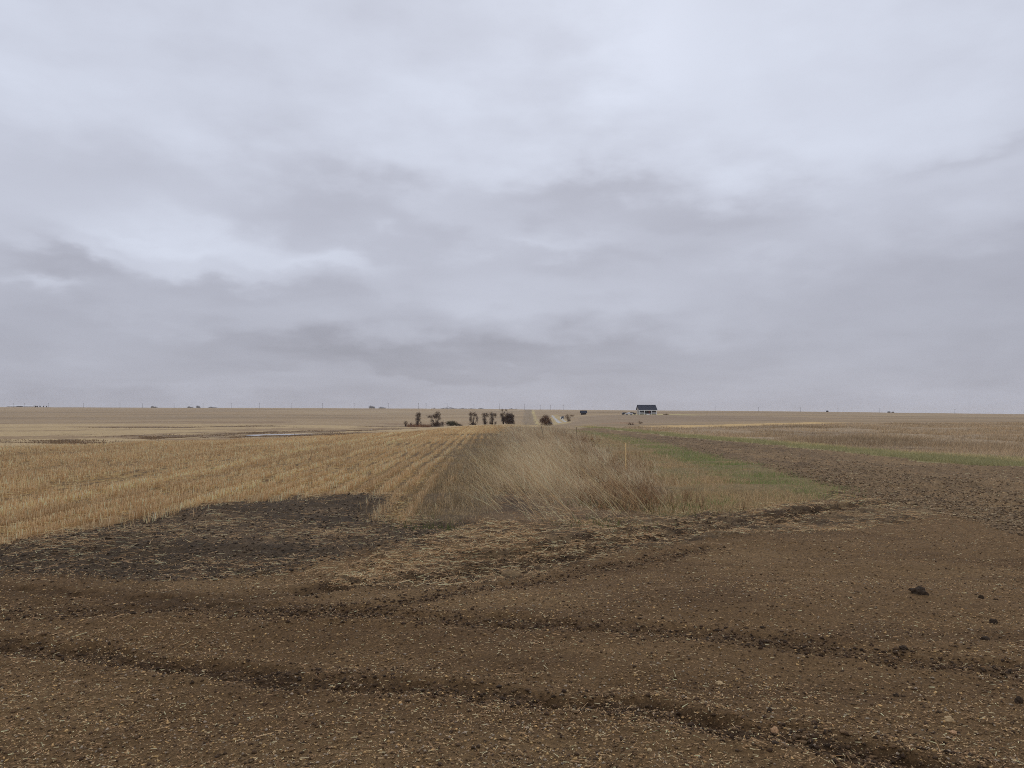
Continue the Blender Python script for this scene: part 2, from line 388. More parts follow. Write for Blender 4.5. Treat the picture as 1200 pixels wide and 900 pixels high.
def attr_mat(name, rough=0.95, fine=True, spec=0.25, translucent=0.0, bump=0.0, bumpscale=70.0):
    m = bpy.data.materials.new(name); m.use_nodes = True
    nt = m.node_tree; N = nt.nodes; L = nt.links
    bs = N['Principled BSDF']; out = N['Material Output']
    at = N.new('ShaderNodeAttribute'); at.attribute_name = 'Col'
    col = at.outputs['Color']
    tc = N.new('ShaderNodeTexCoord')
    if fine:
        n = N.new('ShaderNodeTexNoise'); n.inputs['Scale'].default_value = 45; n.inputs['Detail'].default_value = 6; n.inputs['Roughness'].default_value = 0.75
        L.new(tc.outputs['Object'], n.inputs['Vector'])
        r = N.new('ShaderNodeMapRange'); r.inputs[1].default_value = 0.3; r.inputs[2].default_value = 0.7; r.inputs[3].default_value = 0.45; r.inputs[4].default_value = 1.55
        n.inputs['Roughness'].default_value = 0.85
        L.new(n.outputs['Fac'], r.inputs[0])
        mx = N.new('ShaderNodeVectorMath'); mx.operation = 'SCALE'
        L.new(col, mx.inputs[0]); L.new(r.outputs[0], mx.inputs['Scale'])
        col = mx.outputs[0]
    L.new(col, bs.inputs['Base Color'])
    bs.inputs['Roughness'].default_value = rough
    bs.inputs['Specular IOR Level'].default_value = spec
    if bump:
        n2_ = N.new('ShaderNodeTexNoise'); n2_.inputs['Scale'].default_value = bumpscale; n2_.inputs['Detail'].default_value = 5; n2_.inputs['Roughness'].default_value = 0.7
        L.new(tc.outputs['Object'], n2_.inputs['Vector'])
        b = N.new('ShaderNodeBump'); b.inputs['Strength'].default_value = bump; b.inputs['Distance'].default_value = 0.02
        L.new(n2_.outputs['Fac'], b.inputs['Height']); L.new(b.outputs[0], bs.inputs['Normal'])
    if translucent:
        t = N.new('ShaderNodeBsdfTranslucent'); L.new(col, t.inputs['Color'])
        ms = N.new('ShaderNodeMixShader'); ms.inputs[0].default_value = translucent
        L.new(bs.outputs[0], ms.inputs[1]); L.new(t.outputs[0], ms.inputs[2]); L.new(ms.outputs[0], out.inputs['Surface'])
    return m

def plain_mat(name, col, rough=0.7, spec=0.4, metal=0.0, nscale=6.0, var=0.18):
    m = bpy.data.materials.new(name); m.use_nodes = True
    nt = m.node_tree; N = nt.nodes; L = nt.links; bs = N['Principled BSDF']
    tc = N.new('ShaderNodeTexCoord'); n = N.new('ShaderNodeTexNoise'); n.inputs['Scale'].default_value = nscale; n.inputs['Detail'].default_value = 5
    L.new(tc.outputs['Object'], n.inputs['Vector'])
    r = N.new('ShaderNodeMapRange'); r.inputs[1].default_value = 0.3; r.inputs[2].default_value = 0.7; r.inputs[3].default_value = 1 - var; r.inputs[4].default_value = 1 + var
    L.new(n.outputs['Fac'], r.inputs[0])
    v = N.new('ShaderNodeVectorMath'); v.operation = 'SCALE'; v.inputs[0].default_value = tuple(col)
    L.new(r.outputs[0], v.inputs['Scale']); L.new(v.outputs[0], bs.inputs['Base Color'])
    bs.inputs['Roughness'].default_value = rough; bs.inputs['Specular IOR Level'].default_value = spec; bs.inputs['Metallic'].default_value = metal
    return m

M_SOIL = attr_mat('soil', 0.96, True, 0.15, bump=0.9)
M_VEG = attr_mat('dry_vegetation', 0.9, False, 0.2, translucent=0.25)
M_BARK = attr_mat('bark_and_twigs', 0.9, False, 0.2)
M_STONE = attr_mat('stone', 0.9, True, 0.3)

iA = np.arange(nA); nxt = (iA + 1) % nA
quads = []
for jx in range(nR - 1):
    a = jx * nA
    quads.append(np.stack([a + iA, a + nA + iA, a + nA + nxt, a + nxt], 1))
quads = np.concatenate(quads)
cap = np.arange(nA)[None, :][:, ::-1]
fz = zone[quads[:, 0]]
fz[(fz == 6)] = 6
NAMES = {0: ('ground', 'brown bare dirt yard with crossing wheel ruts and straw litter', 'ground'),
         1: ('road', 'cloddy brown dirt road running away on the right beside green grass', 'road'),
         2: ('verge', 'strips of dead and green grass along both sides of the dirt road', 'verge'),
         3: ('pasture', 'rough brown grass pasture beyond the dirt road on the right', 'field'),
         4: ('track', 'worn tracks climbing the far hillside beyond the row of trees', 'track'),
         5: ('ploughed_field', 'grey brown ploughed field below the farmhouse', 'field'),
         6: ('swale', 'low marshy swale with dark rush bands behind the stubble field', 'lowland'),
         7: ('hills', 'gently rolling tan prairie hills reaching the horizon', 'hills'),
         8: ('stubble_field', 'golden cut stubble field with planted rows on the left', 'field')}
for zi, (nm, lb_, ct) in NAMES.items():
    f = quads[fz == zi]
    if not len(f): continue
    fl = [f]
    used, inv = np.unique(f, return_inverse=True)
    vv = VERT[used]; cc = C[used]
    me = np_mesh(nm, vv, [inv.reshape(f.shape)], cc, smooth=True)
    o = link(nm, me, M_SOIL)
    tag(o, lb_, ct, kind='structure')

# ------------------------------------------------------------------ ribbons and lumps as numpy meshes
class Ribbons:
    def __init__(self): self.v = []; self.q = []; self.c = []; self.n = 0
    def add(self, base, length, width, lean, bend, segs, col, yaw=None, taper=0.25):
        """base (N,3); lean (N,2) horizontal offset of the tip as a share of length; bend: how much later the lean comes"""
        N = len(base)
        if N == 0: return
        if yaw is None: yaw = rng.uniform(0, np.pi, N)
        wd = np.stack([np.cos(yaw), np.sin(yaw), np.zeros(N)], 1) * (np.asarray(width) * 0.5).reshape(-1, 1)
        L = np.broadcast_to(np.asarray(length, float), (N,))
        rows = []
        for i in range(segs + 1):
            t = i / segs
            hx = lean * (L * (t ** bend))[:, None]
            hm = np.clip(np.hypot(lean[:, 0], lean[:, 1]), 0, 0.98) 
            hz = L * (t * np.sqrt(1 - hm ** 2) - 0.0) 
            p = base.copy(); p[:, :2] += hx; p[:, 2] += hz
            k = 1 - (1 - taper) * t
            rows += [p - wd * k, p + wd * k]
        V = np.stack(rows, 1).reshape(-1, 3)
        m = 2 * (segs + 1); off = self.n + np.arange(N)[:, None] * m
        for i in range(segs):
            self.q.append(np.concatenate([off + 2 * i, off + 2 * i + 1, off + 2 * i + 3, off + 2 * i + 2], 1))
        self.v.append(V); self.c.append(np.repeat(col, m, axis=0)); self.n += N * m
    def seg(self, p0, p1, width, col, yaw=None):
        N = len(p0)
        d = p1 - p0; d /= np.maximum(np.linalg.norm(d, axis=1, keepdims=True), 1e-9)
        r = rng.normal(size=(N, 3)); s = np.cross(d, r); s /= np.maximum(np.linalg.norm(s, axis=1, keepdims=True), 1e-9)
        w = (np.asarray(width) * 0.5).reshape(-1, 1)
        V = np.stack([p0 - s * w, p0 + s * w, p1 + s * w * 0.5, p1 - s * w * 0.5], 1).reshape(-1, 3)
        off = self.n + np.arange(N)[:, None] * 4
        self.q.append(off + np.arange(4)[None, :]); self.v.append(V); self.c.append(np.repeat(col, 4, axis=0)); self.n += 4 * N
    def build(self, name, mat, parent=None, origin=None):
        v = np.concatenate(self.v)
        if origin is not None: v = v - np.asarray(origin)
        return link(name, np_mesh(name, v, [np.concatenate(self.q)], np.clip(np.concatenate(self.c), 0.003, 0.85)), mat, parent)

def pick(cols, N, jit=0.15, w=None):
    c = np.array(cols)[rng.choice(len(cols), N, p=w)]
    return c * rng.uniform(1 - jit, 1 + jit, (N, 1)) * rng.uniform(0.985, 1.015, (N, 3))

def scatter(pg, N, powr=1.2, ymin=None, ymax=None, ax=0.5, feather=0.0):
    """N points inside a world outline, denser near the camera"""
    y0 = max(pg[:, 1].min(), 2.5) if ymin is None else ymin
    y1 = pg[:, 1].max() if ymax is None else ymax
    xs = []; ys = []; got = 0
    for _ in range(60):
        n = int(N * 2)
        t = rng.uniform(0, 1, n)
        if abs(powr - 1) < 1e-6: y = y0 * (y1 / y0) ** t
        else: y = (y0 ** (1 - powr) + t * (y1 ** (1 - powr) - y0 ** (1 - powr))) ** (1 / (1 - powr))
        s = rng.uniform(-0.95, 0.95, n)
        x = s * (y + np.where(y < 16, 2.2, 0))
        w_ = np.clip(np.hypot(x, y) * 0.03, 0.12, 3) * ax
        qx = x + w_ * fbm(x / 2.2, y / 2.2, 4, 21, 0.6); qy = y + 1.5 * w_ * fbm(x / 2.2 + 40, y / 2.2 + 11, 4, 24, 0.6)
        if feather: qx = qx + rng.normal(0, feather, n); qy = qy + rng.normal(0, feather * 1.6, n)
        k = inside(pg, qx, qy)
        xs.append(x[k]); ys.append(y[k]); got += k.sum()
        if got >= N: break
    x = np.concatenate(xs)[:N]; y = np.concatenate(ys)[:N]
    return x, y
def base(x, y, dz_=-0.01): return np.stack([x, y, H(x, y) + dz_], 1)

# stubble -------------------------------------------------------------------
rb = Ribbons()
for (N, y0, y1, pw) in [(230000, 8, 40, 1.0), (110000, 40, 115, 0.9)]:
    x, y = scatter(Z_STUB, N, pw, y0, y1, 0.9, 0.3)
    q = row_q(x, y); nq = (np.round(q / ROWSP)) * ROWSP + rng.normal(0, 0.05, len(q)) + 0.03 * fbm(y / 3, np.round(q / ROWSP), 2, 131)
    x = x + (nq - q) * ROWDIR[1]; y = y - (nq - q) * ROWDIR[0]
    keep = fbm(x / 0.35, y / 0.5, 3, 133, 0.6) > -0.45
    keep &= ~((fbm(x / 5, y / 6, 2, 135) > 0.75) & (rng.uniform(size=len(x)) < 0.6))
    for (uu, vv_, wd_, dn) in [(110, 570, 0.5, 0.35), (60, 556, 0.7, 0.45), (250, 541, 0.9, 0.5), (420, 540, 0.4, 0.55), (30, 535, 1.2, 0.5)]:
        q0 = row_q(*P(uu, vv_)); keep &= ~((np.abs(nq - q0 + 0.25 * fbm(y / 4, y * 0, 2, 138)) < wd_) & (rng.uniform(size=len(x)) < 0.85 - dn) & (fbm(x / 2, y / 3, 2, 134) > -0.3))
    keep &= (fbm(row_q(x, y) / 0.7, y / 3.0, 4, 136, 0.6) + 0.25 * rng.normal(size=len(x))) < 0.5
    nq = nq[keep]; x = x[keep]; y = y[keep]; N = len(x)
    h = rng.uniform(0.07, 0.16, N) * (1 + 0.25 * fbm(x / 2, y / 3, 3, 137))
    ln = rng.normal(0, 0.14, (N, 2))
    t = fbm(row_q(x, y) / 1.7, y / 14, 3, 139)[:, None]
    c = pick(np.array([A(186, 160, 122), A(174, 146, 108), A(202, 180, 144), A(140, 114, 82), A(160, 132, 96)]) * np.array([1.08, 1.10, 1.24]), N, 0.2, [.28, .27, .13, .14, .18]) * (1 + 0.17 * t) * (0.9 + 0.24 * _hash(np.round(nq / ROWSP), np.round(nq / ROWSP) * 0, 5))[:, None]
    for (uu, vv_, wd_, br) in [(200, 563, 0.3, 0.13), (262, 549, 0.3, 0.1)]:
        c = c * (1 + br * np.exp(-((nq - row_q(*P(uu, vv_))) / wd_) ** 2))[:, None]
    rb.add(base(x, y), h, np.clip(0.0042 + 0.00022 * y, 0.004, 0.02), ln, 1.0, 1, c, taper=0.7)
# loose straw lying in the stubble
x, y = scatter(Z_STUB, 30000, 1.3, 8, 45, 0.3); N = len(x)
p0 = base(x, y, 0.02 + 0.0); p0[:, 2] += rng.uniform(0, 0.06, N); a = rng.uniform(0, 2 * np.pi, N); Ls = rng.uniform(0.05, 0.22, N)
rb.seg(p0, p0 + np.stack([np.cos(a) * Ls, np.sin(a) * Ls, rng.normal(0, 0.02, N)], 1), np.clip(0.004 + 0.00015 * y, 0, .01), pick([A(200, 176, 132), A(180, 150, 104), A(150, 122, 86)], N))
o = rb.build('stubble', M_VEG); tag(o, 'golden cereal stubble stalks standing in rows on the left field', 'stubble', kind='stuff')

# tall dead grass of the ditch ----------------------------------------------
rb = Ribbons()
TALLC = [A(184, 164, 138), A(168, 146, 120), A(202, 184, 158), A(140, 118, 96), A(156, 132, 110)]
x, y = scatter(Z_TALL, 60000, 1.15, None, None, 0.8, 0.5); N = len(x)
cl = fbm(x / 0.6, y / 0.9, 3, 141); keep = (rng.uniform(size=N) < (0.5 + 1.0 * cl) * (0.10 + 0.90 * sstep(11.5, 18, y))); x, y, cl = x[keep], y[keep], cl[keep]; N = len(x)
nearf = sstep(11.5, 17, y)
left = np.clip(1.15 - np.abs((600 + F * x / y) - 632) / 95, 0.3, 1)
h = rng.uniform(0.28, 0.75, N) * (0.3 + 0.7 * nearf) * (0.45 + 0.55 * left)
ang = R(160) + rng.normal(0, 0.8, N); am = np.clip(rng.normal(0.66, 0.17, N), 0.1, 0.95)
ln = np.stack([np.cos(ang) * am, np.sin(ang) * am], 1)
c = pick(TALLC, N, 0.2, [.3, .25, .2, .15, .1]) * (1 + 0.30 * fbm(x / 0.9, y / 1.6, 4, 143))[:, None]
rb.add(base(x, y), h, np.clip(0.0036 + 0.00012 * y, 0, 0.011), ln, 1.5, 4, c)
# long flattened straws at the front of the ditch
Z_FRONT = poly([(560, 540), (610, 515), (680, 530), (730, 565), (780, 596), (720, 615), (640, 620), (570, 600)])
x, y = scatter(Z_FRONT, 900, 1.0, None, None, 0.3, 0.2); N = len(x)
ang = R(165) + rng.normal(0, 0.35, N); am = np.clip(rng.normal(0.80, 0.10, N), 0.4, 0.95)
c = pick([A(196, 172, 136), A(180, 152, 114), A(206, 186, 152)], N, 0.15)
rb.add(base(x, y, 0.02), rng.uniform(0.4, 1.25, N), 0.0055, np.stack([np.cos(ang) * am, np.sin(ang) * am], 1), 1.2, 4, c)
o = rb.build('ditch_grass', M_VEG); tag(o, 'tall pale dead grass bent over along the ditch between field and road', 'grass', kind='stuff')

# dark dead grass between stubble and ditch
rb = Ribbons()
x, y = scatter(Z_DARK, 30000, 1.1, None, None, 0.6, 0.3); N = len(x)
cl = fbm(x / 0.5, y / 0.7, 3, 151)
h = rng.uniform(0.06, 0.28, N) * (0.75 + 0.5 * cl) * (0.45 + 0.55 * sstep(11, 15, y))
c = pick([A(122, 106, 84), A(100, 86, 69), A(148, 128, 102), A(178, 156, 124), A(108, 100, 72)], N, 0.25, [.3, .22, .22, .21, .05])
rb.add(base(x, y), h, np.clip(0.004 + 0.00012 * y, 0, 0.012), rng.normal(0, 0.4, (N, 2)) + np.array([-0.15, 0.0]), 1.4, 3, c)
o = rb.build('dark_dead_grass', M_VEG); tag(o, 'thin dark grey brown dead grass beside the last stubble rows', 'grass', kind='stuff')

# reddish weeds
rb = Ribbons()
Z_WEED = poly([(630, 508), (675, 509), (700, 525), (730, 545), (765, 575), (775, 594), (730, 602), (690, 590), (650, 550)])
x, y = scatter(Z_WEED, 1500, 1.0, None, None, 0.6, 0.5)
cl = fbm(x / 0.6, y / 0.8, 3, 161); k_ = cl > -0.1; x, y = x[k_], y[k_]
for xi, yi in zip(x, y):
    n = 14
    b = np.tile([xi, yi, float(H(xi, yi))], (n, 1)); a = rng.uniform(0, 2 * np.pi, n); am = rng.uniform(0.1, 0.8, n)
    rb.add(b, rng.uniform(0.08, 0.36, n), 0.005 + 0.00008 * yi, np.stack([np.cos(a) * am + 0.1, np.sin(a) * am], 1), 1.2, 2, pick([A(136, 110, 86), A(114, 92, 72), A(158, 130, 100), A(92, 74, 58)], n, 0.2))
o = rb.build('brown_weeds', M_VEG); tag(o, 'reddish brown dried weeds clumped near the wooden survey stake', 'weeds', kind='stuff')

# green grass ---------------------------------------------------------------
rb = Ribbons()
GRN = [A(116, 126, 82), A(102, 114, 72), A(136, 140, 98), A(146, 128, 88), A(160, 140, 102)]
x, y = scatter(Z_VERGE, 42000, 1.1, None, None, 0.45, 0.3); N = len(x)
g = 0.8 * fbm(x / 0.45, y / 0.8, 4, 171, 0.6) + 1.5 * (1 - sstep(0.8, 2.4, dist_line(L_RE, x, y))) - 0.62; N = len(x)
c = np.where((g + rng.normal(0, 0.35, N) > 0.0)[:, None], pick(GRN[:3], N, 0.2), pick([A(158, 138, 108), A(132, 110, 86), A(182, 160, 128)], N, 0.2))
rb.add(base(x, y), rng.uniform(0.04, 0.13, N), np.clip(0.004 + 0.0002 * y, 0, 0.014), rng.normal(0, 0.4, (N, 2)), 1.4, 2, c)
x, y = scatter(Z_GSTRIP, 50000, 1.0, None, None, 0.3); N = len(x)
u_ = 600 + F * x / y; g = 0.4 * fbm(x / 2, y / 4, 3, 173) + 0.9 - 1.2 * sstep(0.8, 2.6, dist_line(L_GE, x, y)) + 0.2 * rng.normal(size=N)
c = np.where((g > 0.15)[:, None], pick([A(138, 134, 102), A(152, 146, 114), A(128, 126, 94)], N, 0.2), pick([A(184, 170, 134), A(164, 148, 116)], N, 0.2))
rb.add(base(x, y), rng.uniform(0.06, 0.2, N), np.clip(0.004 + 0.0003 * y, 0, 0.03), rng.normal(0, 0.35, (N, 2)), 1.4, 2, c)
# small green sprigs at the ditch front
for (u, v, n, s) in [(470, 612, 160, .3), (505, 622, 220, .25), (700, 616, 260, .4), (785, 596, 320, .45), (690, 592, 160, .3), (735, 588, 160, .3), (640, 560, 120, .4)]:
    p = P(u, v); x = p[0] + rng.normal(0, s, n); y = p[1] + rng.normal(0, s, n)
    rb.add(base(x, y), rng.uniform(0.05, 0.14, n), 0.008, rng.normal(0, 0.4, (n, 2)), 1.3, 2, pick([A(76, 84, 48), A(92, 98, 56), A(62, 66, 42)], n))
o = rb.build('green_grass', M_VEG); tag(o, 'short green spring grass growing on the verges of the dirt road', 'grass', kind='stuff')

# pasture grass -------------------------------------------------------------
rb = Ribbons()
x, y = scatter(Z_PAST, 150000, 1.1, 20, 230, 0.4); N = len(x)
cl = fbm(x / 3.0, y / 5.0, 4, 181, 0.6); k_ = rng.uniform(size=N) < 0.72 + 0.6 * cl; x, y, cl = x[k_], y[k_], cl[k_]; N = len(x)
c = pick([A(164, 145, 122), A(148, 130, 110), A(180, 160, 134), A(130, 114, 97), A(158, 136, 113)], N, 0.2) * (0.93 + 0.24 * fbm(x / 10, y / 14, 3, 183))[:, None]
rb.add(base(x, y, -0.02), rng.uniform(0.10, 0.34, N) * (0.85 + 0.4 * cl), np.clip(0.004 + 0.00045 * y, 0, 0.07), rng.normal(0, 0.35, (N, 2)) + np.array([0.2, -0.1]), 1.5, 2, c)
o = rb.build('pasture_grass', M_VEG); tag(o, 'rough brown dead grass covering the pasture right of the road', 'grass', kind='stuff')

# rushes in the swale
rb = Ribbons()
nrd = np.where(reed_w > 0.35)[0]
nrd = rng.choice(nrd, min(16000, len(nrd)), replace=False); k_ = (GX[nrd] > -260)
nrd = nrd[k_]; x = np.repeat(GX[nrd], 3) + rng.normal(0, 1, len(nrd) * 3) * np.repeat(GY[nrd], 3) * 0.012; y = np.repeat(GY[nrd], 3) * (1 + rng.normal(0, 0.022, len(nrd) * 3)); N = len(x)
pk = np.zeros(N, bool)
for (px, py, rx, ry, zw) in PONDS: pk |= np.hypot((x - px) / rx, (y - py) / ry) < 1.0
pk |= inside(Z_STUB, x, y)
x = x[~pk]; y = y[~pk]; N = len(x)
rb.add(base(x, y, -0.03), rng.uniform(0.04, 0.14, N), np.clip(0.0016 * y, 0.05, 0.4), rng.normal(0, 0.3, (N, 2)), 1.3, 2, pick([A(118, 100, 84), A(104, 88, 76), A(134, 114, 92), A(122, 101, 83)], N, 0.12))
x, y = scatter(polyuy([(478, 300), (505, 296), (503, 322), (476, 326)]), 700, 1, ax=0.1); N = len(x)
rb.add(base(x, y, -0.03), rng.uniform(0.5, 1.3, N), 0.2, rng.normal(0, 0.35, (N, 2)), 1.3, 2, pick([A(112, 84, 68), A(92, 70, 60), A(128, 98, 76)], N, 0.2))
o = rb.build('rushes', M_VEG); tag(o, 'dark brown rushes in bands across the marshy swale', 'rushes', kind='stuff')

# straw litter on the dirt ----------------------------------------------------
Z_LOT = np.vstack([[(-12.0, 1.2)], poly([(-420, 720), (0, 670), (330, 672), (450, 660), (560, 674), (860, 630), (1120, 604), (1250, 640), (1420, 660)]), [(13.0, 6.0), (12.0, 1.2)]])
rb = Ribbons()
def litter(pg, N, powr, l0, l1, wid, cols, ymin=None, ymax=None, clump=None):
    x, y = scatter(pg, N, powr, ymin, ymax, 0.5); n = len(x)
    if clump is not None:
        k_ = rng.uniform(size=n) < 0.45 + clump * fbm(x / 0.8, y / 0.6, 4, 191, 0.6); x, y = x[k_], y[k_]; n = len(x)
    Ls = l0 + (l1 - l0) * rng.uniform(size=n) ** 2.5
    a = rng.uniform(0, 2 * np.pi, n)
    p = base(x, y, 0.0); p[:, 2] += near_dz(x, y) + 0.004 + rng.uniform(0, 0.008, n)
    d = np.stack([np.cos(a) * Ls, np.sin(a) * Ls, rng.normal(0, 0.15, n) * Ls], 1)
    rb.seg(p - d / 2, p + d / 2, np.clip(wid + 0.0002 * y, 0, 0.02) * rng.uniform(0.7, 1.4, n), pick(cols, n, 0.2))
# height of the finished ground near the camera, looked up on the polar grid
DZG = dz.reshape(nR, nA)
ND = len(tn)
def near_dz(x, y):
    t = np.clip(x / np.maximum(y, 0.1), -TN, TN); fi = (t + TN) / (2 * TN) * (ND - 1); i = np.clip(np.round(fi).astype(int), 0, ND - 1)
    r = np.hypot(x, y); jx = np.clip(np.searchsorted(rr, r), 1, nR - 1); jx = jx - ((r - rr[jx - 1]) < (rr[jx] - r))
    return DZG[jx, i]
STRAW = [A(174, 144, 112), A(152, 124, 96), A(192, 162, 128), A(134, 107, 82), A(208, 182, 150)]
litter(Z_LOT, 215000, 1.35, 0.006, 0.034, 0.0034, STRAW, 1.8, 14, 0.4)
litter(Z_LOT, 600, 1.4, 0.04, 0.14, 0.0035, STRAW, 1.8, 14)
litter(Z_LITTER, 42000, 1.2, 0.015, 0.16, 0.0035, STRAW, None, None, 0.7)
litter(Z_BLACK, 16000, 1.2, 0.012, 0.12, 0.0033, STRAW, None, None, 0.8)
edge_ = smooth_line([P(-100, 652), P(0, 634), P(60, 626), P(110, 611), P(190, 600), P(240, 591), P(330, 583), P(400, 580), P(450, 579), P(468, 598), P(470, 616)])
i = rng.integers(0, len(edge_) - 1, 9000); t_ = rng.uniform(size=9000)[:, None]; pe = edge_[i] * (1 - t_) + edge_[i + 1] * t_
gap = 0.5 + 0.5 * fbm(pe[:, 0] / 0.7, pe[:, 1] / 0.7, 3, 221)
pe = pe + np.stack([rng.normal(0, 0.2, 9000), -np.abs(rng.normal(0, 0.55, 9000)) * np.clip(gap, 0.1, 1.4) + 0.15], 1)
a = rng.uniform(0, 2 * np.pi, 9000); Ls = 0.03 + 0.15 * rng.uniform(size=9000) ** 2; p = base(pe[:, 0], pe[:, 1], 0.0); p[:, 2] += near_dz(pe[:, 0], pe[:, 1]) + rng.uniform(0.004, 0.03, 9000)
d = np.stack([np.cos(a) * Ls, np.sin(a) * Ls, np.abs(rng.normal(0, 0.25, 9000)) * Ls], 1)
rb.seg(p - d / 2, p + d / 2, 0.0045, pick(STRAW, 9000, 0.2))
litter(Z_FRONT, 9000, 1.2, 0.04, 0.3, 0.004, STRAW, None, None, 0.4)
litter(Z_ROAD, 9000, 1.3, 0.02, 0.1, 0.006, STRAW, 10, 40, 0.4)
for (u, v, su, sv, n) in [(235, 618, 60, 8, 1500), (385, 628, 40, 7, 900), (60, 640, 70, 7, 1200), (330, 665, 60, 7, 600), (520, 660, 60, 8, 900), (640, 648, 70, 6, 900), (1040, 606, 60, 5, 700)]:
    pts = np.array([P(u + a, v + b) for a, b in zip(rng.normal(0, su, 40), rng.normal(0, sv, 40))])
    x = np.repeat(pts[:, 0], n // 40) + rng.normal(0, 0.3, n // 40 * 40); y = np.repeat(pts[:, 1], n // 40) + rng.normal(0, 0.22, n // 40 * 40); m_ = len(x)
    a = rng.uniform(0, 2 * np.pi, m_); Ls = 0.02 + 0.16 * rng.uniform(size=m_) ** 2; p = base(x, y, 0.0); p[:, 2] += near_dz(x, y) + rng.uniform(0.004, 0.03, m_)
    d = np.stack([np.cos(a) * Ls, np.sin(a) * Ls, rng.normal(0, 0.1, m_) * Ls], 1)
    rb.seg(p - d / 2, p + d / 2, 0.0042, pick(STRAW, m_, 0.2))
o = rb.build('straw_litter', M_VEG); tag(o, 'scattered bits of pale chopped straw on the brown dirt', 'straw', kind='stuff')

# pebbles and crumbs of soil ------------------------------------------------
OCT = np.array([[1, 0, 0], [-1, 0, 0], [0, 1, 0], [0, -1, 0], [0, 0, 1], [0, 0, -1]], float)
OCF = np.array([[0, 2, 4], [2, 1, 4], [1, 3, 4], [3, 0, 4], [2, 0, 5], [1, 2, 5], [3, 1, 5], [0, 3, 5]])
def lumps(name, label, cat, sets):
    Vs = []; Fs = []; Cs = []; n0 = 0
    for (x, y, s, cols, flat) in sets:
        n = len(x)
        V = OCT[None] * rng.uniform(0.6, 1.15, (n, 6, 3)) + rng.normal(0, 0.22, (n, 6, 3))
        V[..., 2] *= flat
        a = rng.uniform(0, 2 * np.pi, n); ca, sa = np.cos(a)[:, None], np.sin(a)[:, None]
        V = np.stack([V[..., 0] * ca - V[..., 1] * sa, V[..., 0] * sa + V[..., 1] * ca, V[..., 2]], -1) * s[:, None, None]
        V += base(x, y, 0.0)[:, None]; V[..., 2] += (near_dz(x, y) + s * flat * 0.35)[:, None]
        Vs.append(V.reshape(-1, 3)); Fs.append((OCF[None] + (n0 + np.arange(n) * 6)[:, None, None]).reshape(-1, 3)); Cs.append(np.repeat(cols, 6, axis=0)); n0 += 6 * n
    me = np_mesh(name, np.concatenate(Vs), [np.concatenate(Fs)], np.concatenate(Cs))
    return tag(link(name, me, M_STONE), label, cat, kind='stuff')
sets = []
x, y = scatter(Z_LOT, 260000, 1.45, 1.8, 13); n = len(x)
k_ = rng.uniform(size=n) < 0.5 + 0.4 * fbm(x / 1.1, y / 0.9, 4, 193, 0.6); x, y = x[k_], y[k_]; n = len(x)
sets.append((x, y, 0.003 + 0.010 * rng.uniform(size=n) ** 3.5, pick([A(126, 102, 74), A(108, 87, 64), A(150, 128, 98), A(90, 72, 54), A(164, 134, 94), A(136, 122, 108)], n, 0.25), 0.65))
x, y = scatter(Z_LOT, 70000, 1.4, 1.8, 13); n = len(x)
sets.append((x, y, 0.003 + 0.012 * rng.uniform(size=n) ** 5, pick([A(66, 51, 38), A(82, 64, 47), A(94, 75, 54)], n, 0.2), 0.7))
lumps('gravel', 'small pebbles and soil crumbs strewn over the bare dirt', 'gravel', sets)
sets = []
x, y = scatter(Z_ROAD, 60000, 1.1, 9, 50); n = len(x)
k_ = rng.uniform(size=n) < (0.6 + 0.5 * fbm(row_q(x, y) / 1.2, y / 3, 3, 195)) * (1 - 0.8 * sstep(2.5, 5.0, dist_line(L_REX, x, y))); x, y = x[k_], y[k_]; n = len(x)
sets.append((x, y, 0.006 + 0.026 * rng.uniform(size=n) ** 3, pick([A(112, 95, 76), A(96, 80, 63), A(134, 117, 95), A(84, 69, 55)], n, 0.2), 0.7))
for ln, hw, dep, dark in RUTS[:5]:
    i = rng.integers(0, len(ln) - 1, 2600); t = rng.uniform(size=2600)[:, None]; p = ln[i] * (1 - t) + ln[i + 1] * t + rng.normal(0, hw * 0.8, (2600, 2))
    sets.append((p[:, 0], p[:, 1], 0.005 + 0.016 * rng.uniform(size=2600) ** 3, pick([A(58, 43, 31), A(72, 55, 40), A(52, 39, 28), A(94, 74, 54)], 2600, 0.2), 0.7))
x, y = scatter(Z_BLACK, 9000, 1.3); n = len(x)
sets.append((x, y, 0.006 + 0.022 * rng.uniform(size=n) ** 3.5, pick([A(72, 60, 50), A(60, 51, 43), A(88, 73, 58)], n, 0.2), 0.7))
lumps('soil_crumbs', 'brown crumbly clods along the dirt road and the wheel ruts', 'clods', sets)

# ------------------------------------------------------------------ single clods and stones
def lump(name, label, u, v, wpx, hpx, col, seed, cat, group=None, straw=False):
    p = P(u, v); x, y = p; s = wpx * y / F / 2; hh = hpx * y / F
    bm = bmesh.new(); bmesh.ops.create_icosphere(bm, subdivisions=3, radius=1.0)
    for vt in bm.verts:
        c = vt.co
        k = 1 + 0.42 * mnoise.noise(c * 1.3 + Vector((seed * 3.1, 0, 0))) + 0.28 * mnoise.noise(c * 3.1 + Vector((0, seed, 0))) + 0.12 * mnoise.noise(c * 7 + Vector((0, seed, 4)))
        vt.co = Vector((c.x * s * k, c.y * s * 0.85 * k, max(c.z * k, -0.45) * hh * 0.62))
    o = bm_obj(name, bm, col)
    o.location = (x, y, float(H(x, y) + near_dz(np.array([x]), np.array([y]))[0]) + hh * 0.22)
    tag(o, label, cat, group)
    return o
M_CLOD = plain_mat('dark_clod', A(54, 44, 36), 0.95, 0.2, nscale=30, var=0.4)
M_PALE = plain_mat('pale_stone', A(160, 138, 108), 0.85, 0.3, nscale=30, var=0.25)
